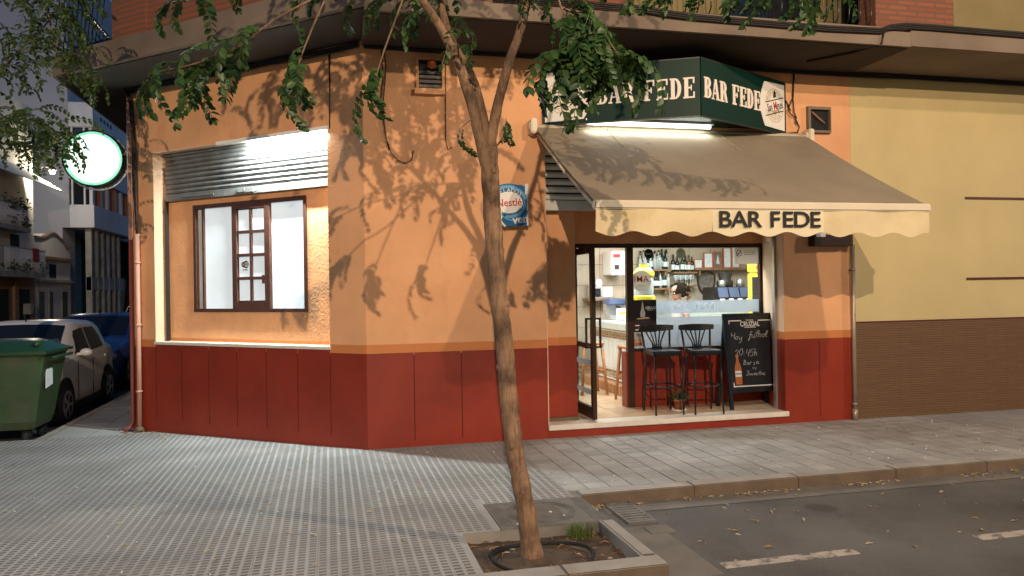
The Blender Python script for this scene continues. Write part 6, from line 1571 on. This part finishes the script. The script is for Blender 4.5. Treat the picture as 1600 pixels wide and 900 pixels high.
def leafobj(me, p, yaw, pitch, roll, s_, parent):
    o = bpy.data.objects.new('leaf', me); COL.objects.link(o); o.parent = parent
    o.location = Vector(p) - ORG[parent.name]; o.rotation_euler = (roll, pitch, yaw); o.scale = (s_, s_, s_); return o
def scatter_mesh(mes, places, name, m, parent):
    bm = bmesh.new()
    for me, p, yaw, pitch, roll, s_ in places:
        t = bmesh.new(); t.from_mesh(me); Mx = Matrix.Translation(Vector(p) - ORG[parent.name]) @ Matrix.Rotation(yaw, 4, 'Z') @ Matrix.Rotation(pitch, 4, 'Y') @ Matrix.Rotation(roll, 4, 'X') @ Matrix.Scale(s_, 4)
        bmesh.ops.transform(t, matrix=Mx, verts=t.verts); tm = bpy.data.meshes.new('x'); t.to_mesh(tm); t.free(); bm.from_mesh(tm); bpy.data.meshes.remove(tm)
    me = bpy.data.meshes.new(name); bm.to_mesh(me); bm.free(); me.materials.append(M[m])
    o = bpy.data.objects.new(name, me); COL.objects.link(o); o.parent = parent; o['kind'] = 'stuff'; return o
def smooth(pts, k=4):
    out = []; P = [Vector(p) for p in pts]
    for i in range(len(P) - 1):
        a = P[max(0, i - 1)]; b = P[i]; c = P[i + 1]; d = P[min(len(P) - 1, i + 2)]
        for q in range(k):
            t = q / k; out.append(.5 * ((2 * b) + (c - a) * t + (2 * a - 5 * b + 4 * c - d) * t * t + (3 * b - a - 3 * c + d) * t ** 3))
    out.append(P[-1]); return out
def limb(name, pts, r0, r1, parent, n=12, rough=0.0, k=4):
    S = smooth(pts, k); N_ = len(S); mb = MB()
    rr = [r0 + (r1 - r0) * (i / (N_ - 1)) for i in range(N_)]
    mb.tube(S, [r_ * (1 + random.uniform(-rough, rough)) for r_ in rr], n)
    if rough:
        for v in mb.bm.verts: v.co += Vector((random.uniform(-1, 1), random.uniform(-1, 1), 0)) * .0035
    return mb.build(name, 'bark', parent)
tree = thing('street_tree', 'slim leaning street tree with drooping compound leaves in front of the bar', 'tree', (.87, -3.49, -.06))
TR = [(.875, -3.49, -.09), (.868, -3.49, .0), (.84, -3.49, .25), (.78, -3.49, .58), (.74, -3.49, .91), (.71, -3.49, 1.33), (.67, -3.49, 1.74), (.64, -3.50, 2.19), (.62, -3.52, 2.60)]
S = smooth(TR, 9); mb = MB()
def trad(z): return .057 + .012 * math.exp(-max(0, z + .06) / .3) + (.018 * math.exp(-((z + .09) / .07) ** 2))
mb.tube(S, [trad(p.z) * (1 + random.uniform(-.05, .05)) for p in S], 16)
for v in mb.bm.verts: v.co += Vector((random.uniform(-1, 1), random.uniform(-1, 1), 0)) * .0045
for z, a in ((1.95, .3), (1.2, 2.5), (2.3, 1.2), (.7, 4.2), (2.45, 5.0), (1.62, 5.6)):
    i = min(range(len(S)), key=lambda q: abs(S[q].z - z)); mb.ball(S[i] + Vector((cos(a), sin(a), 0)) * .05, .022, 1, 1, 1.5, 1)
mb.build('trunk', 'bark', tree)
TW = dict(
 limbL=[(.62, -3.52, 2.42), (.53, -3.55, 2.79), (.43, -3.58, 3.1), (.31, -3.65, 3.29), (.19, -3.72, 3.43), (-.04, -3.77, 3.7), (-.33, -3.81, 3.99)],
 limbM=[(.63, -3.52, 2.5), (.54, -3.45, 3.02), (.42, -3.32, 3.35), (.37, -3.25, 3.62), (.35, -3.15, 4.18)],
 limbR=[(.63, -3.52, 2.55), (.655, -3.54, 2.75), (.72, -3.6, 3.05), (.8, -3.67, 3.3), (.84, -3.73, 3.48), (.93, -3.8, 3.85), (1.05, -3.8, 4.3)],
 T1=[(-.04, -3.77, 3.7), (-.41, -3.84, 3.38), (-.65, -3.83, 3.23), (-.87, -3.78, 3.07), (-1.11, -3.72, 2.98), (-1.27, -3.68, 2.95)],
 T2=[(-.19, -3.84, 3.78), (-.45, -3.83, 3.2), (-.55, -3.85, 2.92)],
 T3=[(.11, -3.76, 3.53), (-.05, -3.77, 3.1), (-.11, -3.75, 2.9)],
 T4=[(.93, -3.8, 3.85), (.99, -3.92, 3.38), (1.08, -3.99, 3.2), (1.02, -4.02, 3.02)],
 T4b=[(.99, -3.92, 3.38), (1.19, -3.97, 3.26), (1.32, -4.01, 3.08)],
 T5=[(-.04, -3.77, 3.7), (-.59, -3.75, 3.54), (-1.0, -3.63, 3.44), (-1.15, -3.59, 3.38)],
 T6=[(.93, -3.8, 3.85), (1.46, -4.03, 3.66), (2.01, -4.16, 3.56), (2.54, -4.29, 3.48)],
 T7=[(.37, -3.25, 3.62), (.16, -3.31, 3.62), (-.17, -3.33, 3.56), (-.49, -3.36, 3.54)],
 T8=[(.62, -3.52, 2.56), (.70, -3.59, 2.65), (.71, -3.64, 2.76)],
 T9=[(.53, -3.55, 2.79), (.45, -3.58, 2.72)],
 T10=[(.43, -3.58, 3.1), (.40, -3.7, 3.2), (.36, -3.85, 3.26)])
for nme, r0, r1 in (('limbL', .040, .014), ('limbM', .042, .016), ('limbR', .036, .018)): limb('limb', TW[nme], r0, r1, tree, 12, .05, 5)
for nme in ('T1', 'T2', 'T3', 'T4', 'T4b', 'T5', 'T6', 'T7', 'T8', 'T9', 'T10'): limb('branch', TW[nme], .008, .003, tree, 6, 0, 3)
random.seed(23)
def along(pts, t):
    P = smooth(pts, 5); i = t * (len(P) - 1); a = int(min(i, len(P) - 2)); q = P[a].lerp(P[a + 1], i - a); return q, (P[a + 1] - P[a]).normalized()
# (twig, first share of its length, last, how many leaves, droop of the leaf base, size)
for nme, ta, tb, n, pit, sz in (('T1', .45, 1, 15, .55, 1.0), ('T2', .6, 1, 6, .85, .95), ('T3', .6, 1, 5, .9, .95), ('T4', .35, 1, 30, .6, 1.12), ('T4b', .1, 1, 24, .6, 1.12), ('T5', .25, 1, 7, .15, 1.0), ('T6', .15, 1, 34, .75, .85), ('T7', 0, 1, 7, .2, 1.0), ('T8', .8, 1, 2, 1.3, .55), ('T9', .8, 1, 2, 1.3, .55), ('T10', .3, 1, 4, .1, .8), ('limbM', .62, 1, 8, .1, 1.0), ('limbR', .62, .95, 10, .0, 1.0), ('limbL', .6, 1, 7, .0, 1.0)):
    for k in range(n):
        q, d = along(TW[nme], ta + (tb - ta) * (k + random.random()) / n)
        yaw = math.atan2(d.y, d.x) + random.choice((-1, 1)) * random.uniform(.3, 1.5) if k < n - 2 else math.atan2(d.y, d.x) + random.uniform(-.4, .4)
        leafobj(random.choice(FR_), q, yaw, pit + random.uniform(-.35, .35), random.uniform(-.5, .5), sz * random.uniform(.8, 1.12), tree)
# unseen upper crown; leaf sprays added and thinned for the shadows they cast
limb('branch', [(1.05, -3.8, 4.3), (1.3, -3.9, 4.15), (1.6, -3.92, 4.02), (1.8, -3.95, 3.98)], .008, .003, tree, 6, 0, 3)
pl = []
for k in range(34):  # unseen sprays and their branch, added to shadow the awning
    pl.append((random.choice(FR_), (1.0 + .018 * k, -3.9 + random.uniform(-.15, .15), 3.78 + random.uniform(-.10, .22)), random.uniform(-.4, .4), random.uniform(-.35, .15), random.uniform(-.5, .5), random.uniform(1.1, 1.4)))
for k in range(62):
    pl.append((random.choice(FR_), (random.uniform(-.7, .5), random.uniform(-4.1, -3.2), random.uniform(3.9, 5.15)), random.uniform(0, 6.28), random.uniform(-.2, .9), random.uniform(-.5, .5), random.uniform(.9, 1.2)))
for k in range(62):
    pl.append((random.choice(FR_), (random.uniform(-.72, .40), random.uniform(-4.0, -3.2), random.uniform(3.92, 4.65)), random.uniform(0, 6.28), random.uniform(-.2, .7), random.uniform(-.5, .5), random.uniform(.9, 1.25)))
for k in range(34):
    pl.append((random.choice(FR_), (random.uniform(-.65, .45), random.uniform(-4.0, -3.3), random.uniform(4.55, 5.25)), random.uniform(0, 6.28), random.uniform(-.2, .9), random.uniform(-.5, .5), random.uniform(1.0, 1.3)))
for k in range(210):
    th = random.uniform(0, 6.28); e = random.uniform(-.5, 1.4); r_ = random.uniform(.5, 1.0)
    c = random.choice(((-.75, -3.8, 4.75), (.35, -3.2, 5.2), (1.15, -3.9, 4.9), (-.1, -3.6, 5.6), (-1.3, -3.7, 4.5)))
    p = Vector(c) + Vector((cos(th) * cos(e) * .75, sin(th) * cos(e) * .7, sin(e) * .55)) * r_
    if p.z < 4.12: continue
    pl.append((random.choice(FR_), p, random.uniform(0, 6.28), random.uniform(-.3, .7), random.uniform(-.5, .5), random.uniform(.9, 1.2)))
scatter_mesh(FR_, pl, 'crown', 'leaf', tree)
for pts in (((-.33, -3.81, 3.99), (-.8, -3.8, 4.5), (-1.3, -3.7, 4.7)), ((.35, -3.15, 4.18), (.3, -3.2, 4.8), (-.05, -3.5, 5.6)), ((1.05, -3.8, 4.3), (1.15, -3.9, 4.9), (1.3, -3.9, 5.3))): limb('limb', pts, .016, .008, tree, 6, 0, 3)

lt_ = thing('street_tree', 'leafy tree in front of the round lit sign', 'tree', (-4.61, 1.54, 0))
limb('trunk', [(-4.62, 1.54, -.1), (-4.39, 1.39, 2.15), (-4.07, 1.1, 3.87), (-3.81, .94, 4.86), (-3.52, .66, 5.78)], .085, .03, lt_, 12, .05, 6)
LT = [[(-4.07, 1.1, 3.87), (-3.46, .44, 4.12), (-3.04, .03, 4.33), (-2.67, -.26, 4.62)], [(-4.08, 1.1, 3.52), (-3.33, .21, 3.45), (-2.92, -.2, 3.29)], [(-4.19, 1.23, 3.4), (-3.64, .9, 3.32), (-3.30, .65, 3.24), (-3.18, .55, 3.22)], [(-3.81, .94, 4.86), (-3.13, .16, 4.75), (-2.89, -.11, 3.99), (-2.77, -.14, 3.78)], [(-4.0, 1.0, 4.2), (-3.9, .3, 4.3), (-3.6, -.2, 4.2)]]
for p in LT: limb('branch', p, .014, .004, lt_, 6, 0, 3)
for li, n in ((0, 60), (1, 46), (2, 62), (3, 46), (4, 60)):
    for k in range(n):
        q, d = along(LT[li], .12 + .88 * (k + random.random()) / n); yaw = math.atan2(d.y, d.x) + random.choice((-1, 1)) * random.uniform(.3, 1.6)
        pit = random.uniform(-.2, .6) if li != 2 else random.uniform(-.3, .15)
        leafobj(random.choice(FRF), q + Vector((random.gauss(0, .09), random.gauss(0, .09), random.gauss(0, .08))), yaw, pit, random.uniform(-.6, .6), random.uniform(.75, 1.05) * (.85 if li == 2 else 1), lt_)
pl = []
for k in range(110):
    th = random.uniform(0, 6.28); e = random.uniform(-.6, 1.4); r_ = random.uniform(.4, 1.0); c = random.choice(((-4.3, .6, 4.7), (-3.6, .3, 5.4), (-4.8, 1.2, 5.2), (-4.6, .7, 3.9)))
    pl.append((random.choice(FRF), Vector(c) + Vector((cos(th) * cos(e), sin(th) * cos(e), sin(e) * .7)) * r_, random.uniform(0, 6.28), random.uniform(-.3, .7), random.uniform(-.5, .5), random.uniform(.9, 1.2)))
scatter_mesh(FRF, pl, 'crown', 'leaf_far', lt_)
def far_tree(label, c, rad, h, n, ls):
    t = thing('far_tree', label, 'tree', (c[0], c[1], 0)); mb = MB(); mb.tube([(c[0], c[1], -.3), (c[0] + .2, c[1], c[2] * .6), (c[0], c[1], c[2])], [.22, .16, .08], 8)
    for k in range(5): a = 1.3 * k; mb.tube([(c[0], c[1], c[2] * .7), (c[0] + cos(a) * rad * .6, c[1] + sin(a) * rad * .6, c[2] + h * .3)], [.08, .03], 6)
    mb.build('trunk', 'bark', t); mb = MB()
    cl = [(random.uniform(-1, 1) * rad * .7, random.uniform(-1, 1) * rad * .7, random.uniform(-.8, .9) * h) for k in range(16)]
    for k in range(n):
        q = random.choice(cl); b = Vector(c) + Vector(q) + Vector((random.gauss(0, 1), random.gauss(0, 1), random.gauss(0, .8))) * rad * .2
        d = Vector((random.gauss(0, 1), random.gauss(0, 1), random.gauss(0, 1) - .6)).normalized() * ls; e_ = d.orthogonal().normalized() * ls * .4
        mb._new([b - d, b + e_, b + d, b - e_], [(0, 1, 2, 3)])
    mb.build('crown', 'leaf_far', t, clean=False)
far_tree('green street tree far down the side street below the white balcony bands', (-12.2, 42, 4.3), 1.8, 1.8, 2600, .16)

# ------------------------------------------------------------------ more small things inside the bar
ORDG = ['first', 'second', 'third', 'fourth', 'fifth', 'sixth', 'seventh', 'eighth']
def glass_mesh(h, r_):
    mb = MB(); mb.lathe([(0, 0), (r_ * .7, 0), (r_ * .12, .01), (r_ * .12, h * .45), (r_ * .8, h * .6), (r_, h)], n=10); return onemesh(mb, 'bottle_clear', 'glass')
gms = glass_mesh(.17, .036)
for k in range(8):
    o = bpy.data.objects.new('wine_glass', gms); COL.objects.link(o); o.location = (5.50 + .048 * k, 4.02 + .03 * (k % 2), 1.71); o.rotation_euler.x = 0
    tag(o, 'wine glass, ' + ORDG[k] + ' of the row behind the woman below the short shelf', 'glass', 'wine glasses behind the woman')
shelf('thin wooden shelf of wine glasses behind the woman', 5.46, 5.90, 1.71)
bottles(4.87, 5.41, 1.985, 8, [3, 2, 1, 0], ' of the back row on the upper stacked shelf', 'back row of bottles on the upper shelf')
for o in [q for q in COL.objects if q.get('group') == 'back row of bottles on the upper shelf']: o.location.y = 4.14; o.scale = (1.05, 1.05, 1.12)
em = thing('espresso_machine', 'steel espresso machine on the counter by the door', 'coffee machine', (4.22, 3.35, 1.165))
mb = MB(); mb.box(3.98, 4.42, 3.2, 3.55, 1.166, 1.24, bev=.01); mb.box(3.98, 4.42, 3.38, 3.55, 1.24, 1.48, bev=.01); mb.build('body', 'steel', em)
mb = MB(); mb.box(3.97, 4.43, 3.22, 3.55, 1.40, 1.50, bev=.015); mb.build('head', 'bluegrey', em)
for k in range(2): mb = MB(); mb.tube([(4.1 + .2 * k, 3.25, 1.38), (4.1 + .2 * k, 3.10, 1.37)], .016, 8); mb.build('handle', 'black', em)
nap = thing('napkin_holder', 'small white napkin holder near the front end of the counter', 'napkin holder', (3.95, 2.35, 1.165)); mb = MB(); mb.box(3.89, 4.02, 2.30, 2.42, 1.166, 1.28, bev=.01); mb.build('case', 'white', nap); mb = MB(); mb.box(3.91, 4.0, 2.292, 2.31, 1.19, 1.26); mb.build('slot', 'redprint', nap)
for k in range(3):
    mb = MB(); mb.lathe([(0, 0), (.028, 0), (.034, .11), (.030, .11), (.025, .01), (0, .01)], (3.88 + .09 * k, 2.55 + .06 * k, 1.166), n=12); tag(mb.build('drinking_glass', 'bottle_clear'), 'clear tumbler, ' + ORDG[k] + ' of three standing on the counter by the white box', 'glass', 'tumblers on the counter')
